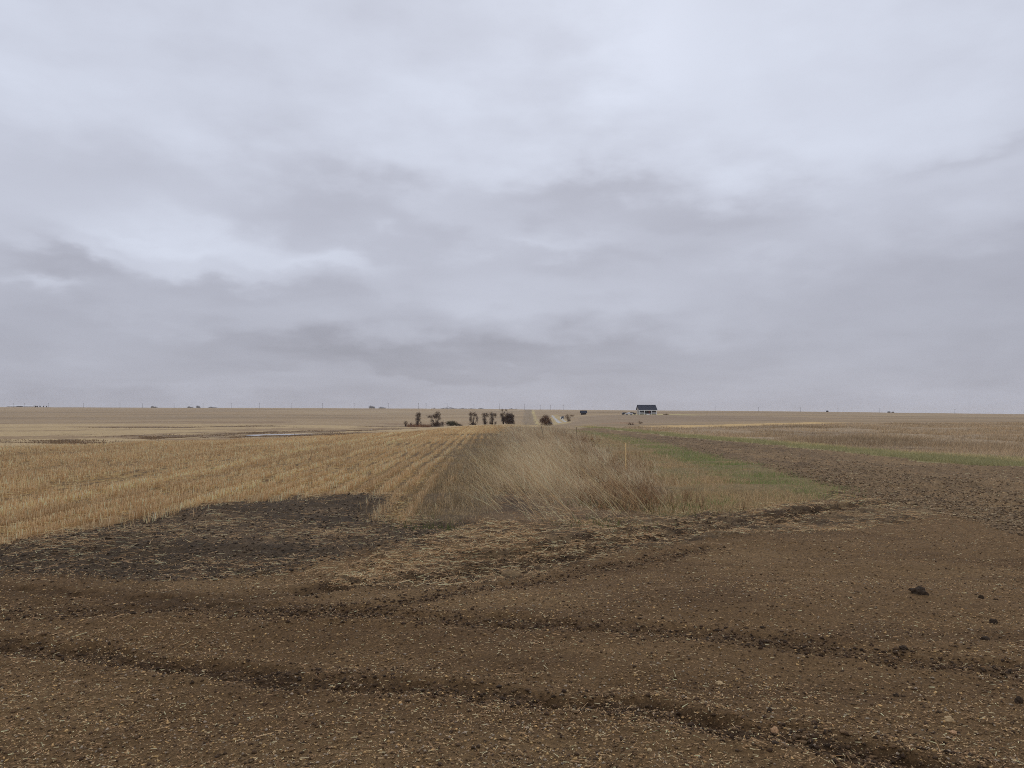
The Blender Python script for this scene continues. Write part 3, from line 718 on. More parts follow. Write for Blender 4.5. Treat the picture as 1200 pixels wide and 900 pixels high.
M_PINK = plain_mat('pinkish_stone', A(158, 126, 98), 0.85, 0.3, nscale=30, var=0.25)
big = lump('soil_clod', 'largest dark lumpy clod of soil lying on the open dirt', 1077, 698, 18, 10, M_CLOD, 1, 'clod', 'dark clods on the dirt')
for i, (u, v, w, h, lb_) in enumerate([
        (1150, 700, 6, 5, 'small dark clod on the dirt just right of the largest clod'),
        (1164, 729, 9, 6, 'round dark clod, second biggest, below and right of the largest clod'),
        (1155, 748, 10, 4, 'flat dark clod beside the upper rut near the picture edge'),
        (1194, 822, 8, 8, 'dark clod at the right picture edge between the two ruts'),
        (902, 838, 7, 6, 'black clod sitting just above the lower rut'),
        (1050, 809, 6, 4, 'small dark clod alone between the two ruts'),
        (1058, 761, 9, 5, 'dark clod sitting in the upper rut'),
        (894, 736, 6, 3, 'small dark clod on the upper rim of the upper rut')]):
    lump('soil_clod', lb_, u, v, w, h, M_CLOD, i + 2, 'clod', 'dark clods on the dirt')
for i, (u, v, w, h, lb_, mm) in enumerate([
        (843, 798, 8, 4, 'flat pale stone between the two ruts', M_PALE),
        (1112, 845, 10, 7, 'largest pale stone, right of the lower rut', M_PALE),
        (1117, 861, 8, 4, 'pinkish stone just below the largest pale stone', M_PINK),
        (908, 859, 9, 7, 'brownish stone lying inside the lower rut', M_PINK),
        (622, 861, 5, 4, 'small whitish stone in the dirt near the bottom edge', M_PALE),
        (761, 885, 6, 4, 'tiny pale stone beside the lower rut at the bottom edge', M_PALE)]):
    lump('stone', lb_, u, v, w, h, mm, i + 20, 'stone', 'pale stones on the dirt')

# ------------------------------------------------------------------ water
def water_mat():
    m = bpy.data.materials.new('pond_water'); m.use_nodes = True
    nt = m.node_tree; N = nt.nodes; L = nt.links; bs = N['Principled BSDF']
    bs.inputs['Base Color'].default_value = (0.08, 0.085, 0.09, 1); bs.inputs['Roughness'].default_value = 0.06; bs.inputs['IOR'].default_value = 1.33; bs.inputs['Specular IOR Level'].default_value = 0.6
    tc = N.new('ShaderNodeTexCoord'); n = N.new('ShaderNodeTexNoise'); n.inputs['Scale'].default_value = 2.5; n.inputs['Detail'].default_value = 3
    b = N.new('ShaderNodeBump'); b.inputs['Strength'].default_value = 0.05; b.inputs['Distance'].default_value = 0.02
    L.new(tc.outputs['Object'], n.inputs['Vector']); L.new(n.outputs['Fac'], b.inputs['Height']); L.new(b.outputs[0], bs.inputs['Normal'])
    return m
M_WATER = water_mat()
for (px, py, rx, ry, zw), lb_ in zip(PONDS, ['narrow bright pond in the marshy swale behind the stubble', 'small pale puddle in the dark rushes of the swale', 'small grey blue pond below the low green bush']):
    bm = bmesh.new(); vs = []
    for i in range(72):
        a = 2 * math.pi * i / 72; k = 1 + 0.22 * mnoise.noise(Vector((math.cos(a) * 1.6 + px, math.sin(a) * 1.6, py))) + 0.1 * mnoise.noise(Vector((math.cos(a) * 5, math.sin(a) * 5, py)))
        vs.append(bm.verts.new((math.cos(a) * rx * k * (1.3 if math.cos(a) > 0 else 1.0), math.sin(a) * ry * k * (0.6 if math.cos(a) > 0.5 else 1), 0)))
    bm.faces.new(vs)
    o = bm_obj('pond', bm, M_WATER); o.location = (px, py, zw); tag(o, lb_, 'pond', kind='structure')

# ------------------------------------------------------------------ trees and bushes (bare)
def tube(V, Fc, Cc, pts, radii, col, sides=5):
    n0 = sum(len(v) for v in V)
    pts = np.array(pts); rings = []
    for i, p in enumerate(pts):
        d = pts[min(i + 1, len(pts) - 1)] - pts[max(i - 1, 0)]; d = d / max(np.linalg.norm(d), 1e-6)
        a = np.cross(d, [0.3, 1, 0.2]); a /= np.linalg.norm(a); b = np.cross(d, a)
        th = np.arange(sides) * 2 * np.pi / sides
        rings.append(p + radii[i] * (np.cos(th)[:, None] * a + np.sin(th)[:, None] * b))
    V.append(np.concatenate(rings)); Cc.append(np.tile(col, (len(pts) * sides, 1)))
    for i in range(len(pts) - 1):
        k_ = np.arange(sides); kn = (k_ + 1) % sides
        Fc.append(np.stack([n0 + i * sides + k_, n0 + i * sides + kn, n0 + (i + 1) * sides + kn, n0 + (i + 1) * sides + k_], 1))

def bare_tree(name, label, cat, y, ubase, lobes, cols, dens=1.0, stems=2, group=None, tw=0.085, rad=0.12, bark=None, vdip=0.0, limbs=10):
    """lobes: (u, v, half width px, half height px) of the crown as seen; each becomes a real ellipsoid of twigs"""
    px = y / F
    x0 = (ubase - 600) * px; z0 = float(H(x0, y)) - 0.1
    root = empty(name, (x0, y, z0)); tag(root, label, cat, group)
    V, Fc, Cc = [], [], []; rb = Ribbons(); bark = A(58, 46, 42) if bark is None else bark
    cents = []
    for (u, v, ru, rv) in lobes:
        c = np.array([(u - 600) * px - x0, rng.normal(0, ru * 0.3) * px, EYE + (VH - v) * px - z0]); r = np.array([ru * 1.1, (ru + rv) * 0.5, rv * 1.0]) * px
        cents.append((c, r))
        area = r[0] * r[2]
        n = int(np.clip(area * 240 * dens * (0.085 / tw), 60, 4000))
        d = rng.normal(size=(n, 3)); d /= np.linalg.norm(d, axis=1, keepdims=True)
        q = d * rng.uniform(0.0, 1.0, (n, 1)) ** 0.5 * np.where(rng.uniform(size=(n, 1)) < 0.18, 1.35, 1.0)
        # clumped: drop points in noise gaps
        sd = rng.uniform(0, 50)
        g = np.array([mnoise.noise(Vector(tuple(k_ * 2.6 + sd))) for k_ in q]); q = q[g > -0.30]; n = len(q)
        p = c + q * r
        p[:, 2] = np.abs(p[:, 2]) + 0.05; n = len(p)
        dirn = rng.normal(0, 0.55, (n, 3)) + np.array([0, 0, 0.75]) + (p - c) / np.maximum(r, 0.1) * 0.6
        dirn /= np.linalg.norm(dirn, axis=1, keepdims=True)
        L_ = rng.uniform(0.25, 0.75, (n, 1)) * np.clip(r.mean() * 0.8, 0.5, 1.2) * (tw / 0.07) ** 0.5
        rb.seg(p - dirn * L_ * 0.5, p + dirn * L_ * 0.5, tw * rng.uniform(0.5, 1.3, n), pick(cols, n, 0.25))
    base_sp = np.linspace(-1, 1, stems) * (0.25 if stems > 1 else 0)
    wid = np.mean([r[0] for c, r in cents])
    for s in range(stems):
        b = np.array([base_sp[s] * wid, rng.normal(0, 0.1), 0.0])
        for li in range(max(1, limbs // stems)):
            c, r = cents[(s + li) % len(cents)] if li else cents[min(s * len(cents) // stems, len(cents) - 1)]
            d = rng.normal(size=3); d /= np.linalg.norm(d); tgt = c + d * r * rng.uniform(0.2, 0.85)
            if li == 0: tgt = c + np.array([0, 0, r[2] * 0.75])
            tgt[2] = max(tgt[2], 0.5)
            m1 = b + (tgt - b) * 0.35 + np.array([rng.normal(0, .12), rng.normal(0, .12), 0.12 * np.linalg.norm(tgt - b)])
            m2 = b + (tgt - b) * 0.7 + rng.normal(0, 0.12, 3)
            k_ = 1.0 if li == 0 else 0.55
            tube(V, Fc, Cc, [b, m1, m2, tgt], np.array([rad * 1.3, rad, rad * 0.6, rad * 0.2]) * k_, bark)
    me = np_mesh('trunk', np.concatenate(V), [np.concatenate(Fc)], np.concatenate(Cc))
    link('trunk', me, M_BARK, root)
    rb.build('crown', M_BARK, root)
    return root

DK = [A(78, 63, 57), A(62, 51, 48), A(94, 76, 66), A(84, 66, 61)]
RD = [A(92, 68, 58), A(72, 55, 49), A(110, 82, 68)]
GN = [A(74, 72, 56), A(64, 62, 50), A(88, 82, 60)]
GY_ = [A(124, 108, 94), A(108, 94, 84), A(136, 120, 102)]
G1 = 'bare trees in the low ground beyond the stubble'
bare_tree('bare_tree', 'narrow upright bare dark tree at the left end of the row', 'tree', 345, 490, [(489.5, 486.5, 2.6, 3.2), (491.5, 486, 2.0, 3.2), (490, 491.5, 3.2, 3.6), (488.6, 496.5, 2.2, 3.0), (493, 496.5, 1.4, 3)], DK, 1.0, 3, G1)
bare_tree('bare_tree', 'wide bare tree with a low left limb and tall right crown', 'tree', 345, 511, [(513, 485.5, 3.4, 3.4), (509, 488, 4.2, 3.0), (503.5, 488.2, 3.2, 2.2), (514.5, 490, 2.4, 3.2), (506, 493, 2.4, 2.4), (512.5, 495, 2, 3)], DK, 0.8, 2, G1)
bare_tree('shrub', 'dense low dark shrub under the wide bare tree', 'shrub', 343, 511, [(508, 498, 3.6, 3.2), (513, 498, 3.6, 3.2), (518.5, 497, 2.4, 3.4)], DK, 1.2, 4, 'shrubs among the bare trees')
bare_tree('shrub', 'low rounded olive green bush above the small blue pond', 'shrub', 352, 529, [(526, 496.4, 3.8, 3.0), (531, 496.2, 4.0, 3.0), (535.5, 497.6, 2.6, 2.2)], GN, 1.5, 5, 'shrubs among the bare trees')
bare_tree('shrub', 'tiny dark shrub right of the olive green bush', 'shrub', 352, 539, [(538.5, 498.3, 2.2, 1.6), (541, 498.8, 1.4, 1.2)], DK, 1.4, 3, 'shrubs among the bare trees')
bare_tree('bare_tree', 'open bare tree with a gap between its two stems', 'tree', 345, 554.5, [(552, 485.5, 2.8, 3), (556.5, 486, 2.6, 3), (551.2, 491.5, 1.6, 4), (559, 491, 1.5, 4.5), (555, 491, 1.1, 3), (554.5, 497.5, 4.6, 2)], DK, 1.0, 3, G1)
bare_tree('bare_tree', 'small bushy bare tree right of the open two stemmed tree', 'tree', 345, 568.5, [(567.3, 486.5, 2.7, 3), (571, 486.2, 2.2, 3), (567.5, 491.5, 2.2, 3.6), (569, 496.3, 2.8, 3)], DK, 0.95, 2, G1)
bare_tree('bare_tree', 'bare tree of even height between bushy tree and twin topped tree', 'tree', 347, 577, [(576, 486, 2.8, 3.2), (579.8, 486.5, 2.4, 3), (576.5, 491.5, 2.8, 3.4), (575, 496, 2.2, 2.6), (580.5, 496, 1.8, 2.4)], DK, 1.0, 2, G1)
bare_tree('bare_tree', 'tallest bare tree with two round tufts at its top', 'tree', 345, 590, [(588.5, 480.4, 1.7, 1.5), (593.2, 480.4, 1.7, 1.5), (588, 486.5, 2.3, 3.2), (590.5, 491.5, 3.4, 4.2), (591, 484.5, 1.4, 2.2)], DK, 1.2, 2, G1)
bare_tree('shrub', 'big dense dark bush against the tallest twin topped tree', 'shrub', 342, 597, [(595, 488.5, 3.2, 4.4), (599.3, 488.5, 3.2, 4.4), (595.5, 494.5, 4, 4), (600, 494.2, 3, 4)], DK, 1.7, 5, 'shrubs among the bare trees')
bare_tree('shrub', 'low dark shrub at the right foot of the big dense bush', 'shrub', 338, 604, [(602.5, 497.8, 2.4, 1.8), (605.5, 498.8, 1.8, 1.6)], DK, 1.4, 3, 'shrubs among the bare trees')
bare_tree('shrub', 'broad reddish black bush beside the white streaks of the track', 'shrub', 340, 639.5, [(639.5, 490, 4.2, 4), (636, 493, 3.6, 3.6), (643, 494, 3.6, 4), (640, 496.5, 6.4, 3.6), (646, 497.5, 2, 2.4)], RD, 1.1, 6, 'shrubs among the bare trees')
bare_tree('shrub', 'thin grey see-through brush at the corner of the ploughed field', 'shrub', 400, 666, [(665, 488.5, 2.6, 3), (667, 492.5, 2, 3.4), (670, 487, 3, 1.6)], GY_, 0.9, 4, None, bark=A(110, 96, 86))
bare_tree('shrub', 'small dark bush at the far left of the tree row', 'shrub', 345, 475.3, [(475.3, 495.5, 2.4, 2.6)], GY_, 1.2, 3, 'shrubs among the bare trees')
bare_tree('shrub', 'spindly dark bush between far left bush and narrow upright tree', 'shrub', 345, 481.5, [(481.5, 497.5, 1.4, 2.4)], DK, 1.2, 2, 'shrubs among the bare trees')
bare_tree('shrub', 'lone grey bush in the ploughed field left of the farmhouse', 'shrub', 165, 750, [(749.5, 494.8, 2.2, 2.2), (752, 496, 1.4, 1.6)], GY_, 0.9, 4, None, tw=0.035, rad=0.04, bark=A(100, 86, 76))
bare_tree('shrub', 'low grey brush pile right of the farmhouse', 'shrub', 535, 780, [(778.5, 486.2, 1.6, 1.2), (781.5, 487.2, 2.4, 1.1)], GY_, 1.1, 4, None, tw=0.1, rad=0.08, bark=A(100, 86, 76))
bare_tree('shrub', 'dark brush in the reddish patch in front of the ploughed field', 'shrub', 135, 740, [(737, 497.2, 2.6, 1.3), (742, 497.6, 1.6, 1.1)], RD, 1.2, 5, None, tw=0.03, rad=0.03)
# bluffs on the skyline, far off
FT = [A(108, 106, 112), A(98, 97, 104)]  # blue-grey of distant haze mixed into the twig colours
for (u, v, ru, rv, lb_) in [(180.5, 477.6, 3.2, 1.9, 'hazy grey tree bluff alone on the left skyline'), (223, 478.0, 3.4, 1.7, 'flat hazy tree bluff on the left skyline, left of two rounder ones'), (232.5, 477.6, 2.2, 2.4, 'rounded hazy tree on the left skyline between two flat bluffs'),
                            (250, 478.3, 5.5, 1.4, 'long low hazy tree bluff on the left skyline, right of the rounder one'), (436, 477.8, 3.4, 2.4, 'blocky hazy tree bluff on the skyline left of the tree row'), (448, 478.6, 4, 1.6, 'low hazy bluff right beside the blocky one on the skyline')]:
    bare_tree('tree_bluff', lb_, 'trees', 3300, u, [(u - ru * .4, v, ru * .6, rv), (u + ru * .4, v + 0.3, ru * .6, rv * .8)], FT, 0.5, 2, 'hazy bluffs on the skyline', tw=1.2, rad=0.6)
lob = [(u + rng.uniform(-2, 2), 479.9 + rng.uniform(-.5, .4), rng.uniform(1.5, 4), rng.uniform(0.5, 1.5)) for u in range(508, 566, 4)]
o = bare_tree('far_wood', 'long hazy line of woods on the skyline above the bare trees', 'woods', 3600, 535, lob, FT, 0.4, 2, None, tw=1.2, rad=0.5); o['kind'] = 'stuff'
for ch in o.children: ch['kind'] = 'stuff'
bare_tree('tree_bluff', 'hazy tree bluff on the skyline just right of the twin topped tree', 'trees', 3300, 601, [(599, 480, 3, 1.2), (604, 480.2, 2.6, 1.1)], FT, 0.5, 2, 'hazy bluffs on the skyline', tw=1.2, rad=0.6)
for i, (u, ru, lb_) in enumerate([(41.5, 0.8, 'leftmost of five tiny dark bushes beside the long pale barn'), (43.5, 0.7, 'second of five tiny dark bushes from the long pale barn'), (47, 0.6, 'middle one of five tiny dark bushes on the left skyline'), (51, 0.6, 'fourth of five tiny dark bushes from the long pale barn'), (54.5, 0.5, 'rightmost of five tiny dark bushes on the left skyline')]):
    bare_tree('bush', lb_, 'bush', 1780, u, [(u, 476.4, ru, 0.9)], [A(70, 62, 58)], 0.9, 2, 'tiny bushes on the left skyline', tw=0.4, rad=0.2)

# ------------------------------------------------------------------ box helpers for built things
def box(bm, x0, x1, y0, y1, z0, z1):
    v = [bm.verts.new(p) for p in [(x0, y0, z0), (x1, y0, z0), (x1, y1, z0), (x0, y1, z0), (x0, y0, z1), (x1, y0, z1), (x1, y1, z1), (x0, y1, z1)]]
    for f in [(0, 3, 2, 1), (4, 5, 6, 7), (0, 1, 5, 4), (1, 2, 6, 5), (2, 3, 7, 6), (3, 0, 4, 7)]: bm.faces.new([v[i] for i in f])
def prism(bm, prof, y0, y1, inset=None):
    """profile (x,z) stretched from y0 to y1; inset: list of y-insets per point"""
    a = [bm.verts.new((x, y0 + (inset[i] if inset else 0), z)) for i, (x, z) in enumerate(prof)]
    b = [bm.verts.new((x, y1 - (inset[i] if inset else 0), z)) for i, (x, z) in enumerate(prof)]
    n = len(prof)
    bm.faces.new(a); bm.faces.new(b[::-1])
    for i in range(n): bm.faces.new([a[i], a[(i + 1) % n], b[(i + 1) % n], b[i]])
def part(name, mat, parent, fn, smooth=False):
    bm = bmesh.new(); fn(bm); return bm_obj(name, bm, mat, parent, smooth)
def cyl(bm, p0, p1, r0, r1, seg=10):
    p0 = Vector(p0); p1 = Vector(p1); d = (p1 - p0).normalized(); a = d.orthogonal().normalized(); b = d.cross(a)
    A_ = [bm.verts.new(p0 + (a * math.cos(t) + b * math.sin(t)) * r0) for t in [2 * math.pi * i / seg for i in range(seg)]]
    B_ = [bm.verts.new(p1 + (a * math.cos(t) + b * math.sin(t)) * r1) for t in [2 * math.pi * i / seg for i in range(seg)]]
    bm.faces.new(A_[::-1]); bm.faces.new(B_)
    for i in range(seg): bm.faces.new([A_[i], A_[(i + 1) % seg], B_[(i + 1) % seg], B_[i]])

M_ROOF = plain_mat('slate_roof', A(40, 44, 58), 0.8, 0.15, nscale=3, var=0.12)
M_WHITE = plain_mat('white_paint', np.array([0.78, 0.78, 0.79]), 0.5, 0.4, var=0.05)
M_GABLE = plain_mat('pale_gable_siding', A(150, 146, 150), 0.7, 0.3, var=0.1)
M_SIDING = plain_mat('shaded_siding', A(52, 48, 50), 0.7, 0.3, var=0.1)  # siding colour darkened to carry the shade under the veranda
M_GLASS = plain_mat('window_glass', np.array([0.02, 0.025, 0.03]), 0.08, 0.6, var=0.05)
M_REDD = plain_mat('red_door', A(112, 52, 50), 0.5, 0.4)
M_DARK = plain_mat('dark_skirting', A(52, 44, 42), 0.8, 0.3)
M_NAVY = plain_mat('dark_navy_metal', A(36, 40, 54), 0.8, 0.2, var=0.1)
M_WOOD = plain_mat('weathered_wood', A(118, 104, 90), 0.9, 0.2, nscale=12, var=0.3)
M_LATH = plain_mat('pale_lath', A(196, 170, 128), 0.85, 0.2, nscale=20, var=0.2)
M_POLE = plain_mat('grey_pole', A(92, 88, 88), 0.9, 0.2)
M_TYRE = plain_mat('tyre_rubber', np.array([0.02, 0.02, 0.02]), 0.9, 0.2)
M_RIM = plain_mat('wheel_rim', np.array([0.35, 0.35, 0.36]), 0.35, 0.5, 0.8)
M_LAMP = plain_mat('lamp_glass', np.array([0.5, 0.5, 0.48]), 0.15, 0.5)
M_TAIL = plain_mat('red_lamp_glass', np.array([0.25, 0.02, 0.02]), 0.2, 0.5)

# farmhouse --------------------------------------------------------------------
def farmhouse():
    y = 560.0; x = (758.6 - 600) / F * y
    zb = EYE + (VH - 486.0) / F * y
    r = empty('farmhouse', (x, y, zb), R(1)); tag(r, 'dark roofed farmhouse with white posted veranda standing on the rise', 'house')
    W2 = 6.25
    def wl(bm):  # body with gables, front wall at y=0, back at 8
        prism_pts = [(0, -1.2), (8.0, -1.2), (8.0, 3.75), (4.0, 6.75), (0, 3.75)]
        a = [bm.verts.new((-W2, q, z)) for q, z in prism_pts]; b = [bm.verts.new((W2, q, z)) for q, z in prism_pts]
        bm.faces.new(a[::-1]); bm.faces.new(b)
        for i in range(5): bm.faces.new([a[i], a[(i + 1) % 5], b[(i + 1) % 5], b[i]])
    part('wall', M_SIDING, r, wl)
    def rf(bm):  # two thick slopes; the front one runs down over the veranda
        prof = [(-2.7, 3.62), (4.0, 7.18), (8.6, 3.72), (8.6, 3.5), (4.0, 6.92), (-2.7, 3.38)]
        a = [bm.verts.new((-W2 - .55, q, z)) for q, z in prof]; b = [bm.verts.new((W2 + .55, q, z)) for q, z in prof]
        bm.faces.new(a); bm.faces.new(b[::-1])
        for i in range(6): bm.faces.new([a[i], a[(i + 1) % 6], b[(i + 1) % 6], b[i]])
    def gb(bm):
        a = [bm.verts.new((-W2 - .03, q, z)) for q, z in [(0.02, -1.1), (7.9, -1.1), (7.9, 3.7), (4.0, 6.6), (0.02, 3.6)]]; b = [bm.verts.new((-W2 - .004, v.co.y, v.co.z)) for v in a]
        bm.faces.new(a[::-1]); bm.faces.new(b)
        for i in range(5): bm.faces.new([a[i], a[(i + 1) % 5], b[(i + 1) % 5], b[i]])
    part('gable', M_GABLE, r, gb)
    roof = part('roof', M_ROOF, r, rf)
    part('ridge_cap', M_ROOF, roof, lambda bm: box(bm, -W2 - .56, W2 + .56, 3.85, 4.15, 7.12, 7.24))
    part('fascia', M_WHITE, r, lambda bm: box(bm, -W2 - .6, W2 + .6, -2.82, -2.6, 2.98, 3.42))
    part('veranda_deck', M_WHITE, r, lambda bm: box(bm, -W2 - .3, W2 + .3, -2.7, -0.01, 0.45, 0.72))
    part('skirting', M_DARK, r, lambda bm: box(bm, -W2 - .2, W2 + .2, -2.55, -0.02, -1.2, 0.448))
    for px in (-6.2, -2.55, 2.55, 6.2):
        part('post', M_WHITE, r, lambda bm: box(bm, px - .17, px + .17, -2.75, -2.41, -0.9, 2.978))
    for (a, b) in ((-6.0, -2.72), (2.72, 6.0)):
        def rl(bm):
            box(bm, a, b, -2.64, -2.54, 1.55, 1.68); box(bm, a, b, -2.64, -2.54, 0.85, 0.93)
            n = int((b - a) / 0.45)
            for i in range(n): q = a + (i + .5) * (b - a) / n; box(bm, q - .03, q + .03, -2.61, -2.57, 0.932, 1.548)
        part('railing', M_WHITE, r, rl)
    for px in (-4.5, -1.0, 4.6):
        w = part('window', M_GLASS, r, lambda bm: box(bm, px - .8, px + .8, -0.05, -0.004, 1.35, 2.75))
        def fr(bm):
            box(bm, px - .92, px - .802, -0.08, -0.003, 1.25, 2.85); box(bm, px + .802, px + .92, -0.08, -0.003, 1.25, 2.85)
            box(bm, px - .8, px + .8, -0.08, -0.003, 2.752, 2.85); box(bm, px - .8, px + .8, -0.08, -0.003, 1.25, 1.348)
        part('frame', M_DARK, w, fr)
    d = part('door', M_REDD, r, lambda bm: box(bm, 1.0, 2.1, -0.06, -0.004, 0.75, 2.8))
    part('handle', M_RIM, d, lambda bm: box(bm, 1.12, 1.2, -0.12, -0.062, 1.7, 1.85))
    part('window', M_GLASS, r, lambda bm: box(bm, -W2 - .06, -W2 - .032, 3.2, 4.8, 4.2, 5.4))
    part('step', M_WHITE, r, lambda bm: (box(bm, -1.2, 1.2, -3.2, -2.72, -0.9, 0.42), box(bm, -1.2, 1.2, -3.6, -3.202, -0.9, 0.15)))
farmhouse()

def shed(name, label, u, y, vbase, w, h, d, roofmat, wallmat, rz=0.0, cat='shed', over=0.5, peak=0.28, group=None):
    x = (u - 600) / F * y; zb = EYE + (VH - vbase) / F * y
    r = empty(name, (x, y, zb), rz); tag(r, label, cat, group)
    e = h * (1 - peak)
    def wl(bm):
        pr = [(0, -1.5), (d, -1.5), (d, e), (d / 2, h - .1), (0, e)]
        a = [bm.verts.new((-w / 2, q, z)) for q, z in pr]; b = [bm.verts.new((w / 2, q, z)) for q, z in pr]
        bm.faces.new(a[::-1]); bm.faces.new(b)
        for i in range(5): bm.faces.new([a[i], a[(i + 1) % 5], b[(i + 1) % 5], b[i]])
    part('wall', wallmat, r, wl)
    def rf(bm):
        s = (h - e) / (d / 2); o_ = over
        pr = [(-o_, e - s * o_ + .1), (d / 2, h + .1), (d + o_, e - s * o_ + .1), (d + o_, e - s * o_ - .04), (d / 2, h - .05), (-o_, e - s * o_ - .04)]
        a = [bm.verts.new((-w / 2 - over, q, z)) for q, z in pr]; b = [bm.verts.new((w / 2 + over, q, z)) for q, z in pr]
        bm.faces.new(a); bm.faces.new(b[::-1])
        for i in range(6): bm.faces.new([a[i], a[(i + 1) % 6], b[(i + 1) % 6], b[i]])
    part('roof', roofmat, r, rf)
    part('door', M_DARK, r, lambda bm: box(bm, -w * .12, w * .12, -0.06, -0.004, 0.02, e * .8))
    return r
shed('shed', 'small dark navy shed alone on the rise left of the farmhouse', 684.2, 640, 485.3, 4.0, 2.9, 3.4, M_NAVY, M_DARK, R(4), 'shed', 0.8, 0.5)
M_FARW = plain_mat('far_white_siding', np.array([0.72, 0.72, 0.74]), 0.6, 0.3)
M_FARG = plain_mat('far_grey_tin', A(120, 118, 124), 0.5, 0.4)
shed('barn', 'long low pale barn on the far left skyline', 23, 2000, 476.8, 66, 3.6, 14, M_FARW, M_FARW, 0, 'barn', 0.4, 0.4)
shed('barn', 'smaller of two tiny white sheds on the skyline above the wide bare tree', 496.8, 2600, 479.7, 6, 4.5, 8, M_FARW, M_FARW, 0, 'barn', 0.3, 0.4)
shed('barn', 'wider of two tiny white sheds on the skyline above the wide bare tree', 502.5, 2600, 479.7, 15, 4.5, 9, M_FARW, M_FARW, 0, 'barn', 0.3, 0.4)
shed('barn', 'tiny dark shed on the right skyline, nearest to the farmhouse', 970, 1700, 482.8, 3.4, 3.2, 5, M_NAVY, M_DARK, 0, 'barn', 0.3, 0.4)
shed('barn', 'left one of a pair of tiny dark sheds on the right skyline', 1042.5, 1780, 483.7, 4.5, 3.0, 6, M_NAVY, M_DARK, 0, 'barn', 0.3, 0.4)
shed('barn', 'right one of a pair of tiny dark sheds on the right skyline', 1047, 1780, 483.7, 3.4, 2.4, 6, M_NAVY, M_DARK, 0, 'barn', 0.3, 0.4)

# vehicles -------------------------------------------------------------------
def vehicle(name, label, cat, u, y, vbase, rz, style, paint, group=None):
    x = (u - 600) / F * y
    zb = float(H(x, y)) if vbase is None else EYE + (VH - vbase) / F * y
    r = empty(name, (x, y, zb), rz); tag(r, label, cat, group)
    w = 0.92
    if style == 'pickup':
        bp = [(-2.7, .45), (2.65, .45), (2.72, .75), (2.6, 1.12), (1.25, 1.2), (-0.7, 1.22), (-0.75, 1.22), (-2.72, 1.22), (-2.75, .6)]
        cp = [(1.2, 1.2), (0.5, 1.86), (-0.6, 1.88), (-0.72, 1.22)]
        wins = [[(0.95, 1.28), (0.45, 1.78), (-0.02, 1.79), (-0.02, 1.28)], [(-0.1, 1.28), (-0.1, 1.79), (-0.52, 1.8), (-0.62, 1.28)]]
        shield = (1.13, 1.27, 0.53, 1.80); back = (-0.705, 1.3, -0.615, 1.8)
    else:
        bp = [(-2.3, .4), (2.3, .4), (2.38, .7), (2.25, 1.0), (1.15, 1.12), (-2.2, 1.16), (-2.35, .9), (-2.36, .55)]
        cp = [(1.15, 1.12), (0.4, 1.72), (-1.7, 1.74), (-2.2, 1.15)]
        wins = [[(0.92, 1.18), (0.36, 1.64), (-0.3, 1.66), (-0.3, 1.18)], [(-0.38, 1.18), (-0.38, 1.66), (-1.15, 1.66), (-1.15, 1.18)], [(-1.23, 1.2), (-1.23, 1.66), (-1.66, 1.65), (-1.98, 1.2)]]
        shield = (1.07, 1.19, 0.43, 1.67); back = (-2.15, 1.23, -1.76, 1.67)
    def bd(bm):
        prism(bm, bp, -w, w); prism(bm, cp, -w + .02, w - .02, [0.02, 0.2, 0.2, 0.02])
    b = part('body', paint, r, bd); b.location.z = 0
    for wn in wins:
        for s in (-1, 1):
            def wf(bm):
                vs = [bm.verts.new((px, s * (w - .02 + .012 - .2 * (pz - 1.14) / .62), pz)) for px, pz in wn]; bm.faces.new(vs)
                ex = bmesh.ops.extrude_face_region(bm, geom=bm.faces[:]); 
                for g in ex['geom']:
                    if isinstance(g, bmesh.types.BMVert): g.co.y -= s * 0.008
            part('window', M_GLASS, r, wf)
    for (xa, za, xb, zb_), nm in ((shield, 'windscreen'), (back, 'rear_window')):
        k = 0.03 if nm == 'windscreen' else -0.03
        def gf(bm):
            v1 = [bm.verts.new((xa + k, -.72, za)), bm.verts.new((xa + k, .72, za)), bm.verts.new((xb + k, .6, zb_)), bm.verts.new((xb + k, -.6, zb_))]; bm.faces.new(v1)
            ex = bmesh.ops.extrude_face_region(bm, geom=bm.faces[:])
            for g in ex['geom']:
                if isinstance(g, bmesh.types.BMVert): g.co.x -= k * 0.4
        part(nm, M_GLASS, r, gf)
    for wx_ in (1.45, -1.5 if style != 'pickup' else -1.75):
        for s in (-1, 1):
            wh = part('wheel', M_TYRE, r, lambda bm: cyl(bm, (wx_, s * (w - .2), .36), (wx_, s * (w + .02), .36), .37, .36, 18))
            part('rim', M_RIM, wh, lambda bm: cyl(bm, (wx_, s * (w + .021), .36), (wx_, s * (w + .035), .36), .22, .2, 12))
    fx = bp[1][0]; rx = bp[0][0]
    for s in (-1, 1):
        part('headlight', M_LAMP, r, lambda bm: box(bm, fx + .0, fx + .09, s * .68 - .16, s * .68 + .16, .74, .92))
        part('tail_light', M_TAIL, r, lambda bm: box(bm, rx - .1, rx - .0, s * .76 - .1, s * .76 + .1, .78, 1.02))
    part('bumper', M_DARK, r, lambda bm: box(bm, fx - .01, fx + .14, -w + .02, w - .02, .42, .6)); part('bumper', M_DARK, r, lambda bm: box(bm, rx - .12, rx - .0, -w + .02, w - .02, .42, .6))
    return r
M_PWHITE = plain_mat('white_car_paint', np.array([0.7, 0.7, 0.71]), 0.25, 0.5, var=0.03)
M_PBLACK = plain_mat('black_car_paint', np.array([0.02, 0.02, 0.025]), 0.25, 0.5, var=0.05)
M_PGREY = plain_mat('dark_grey_car_paint', np.array([0.05, 0.05, 0.055]), 0.25, 0.5, var=0.05)
yv = 548
def vz(u, y): return VH - F * (float(H((u - 600) / F * y, y)) - EYE) / y
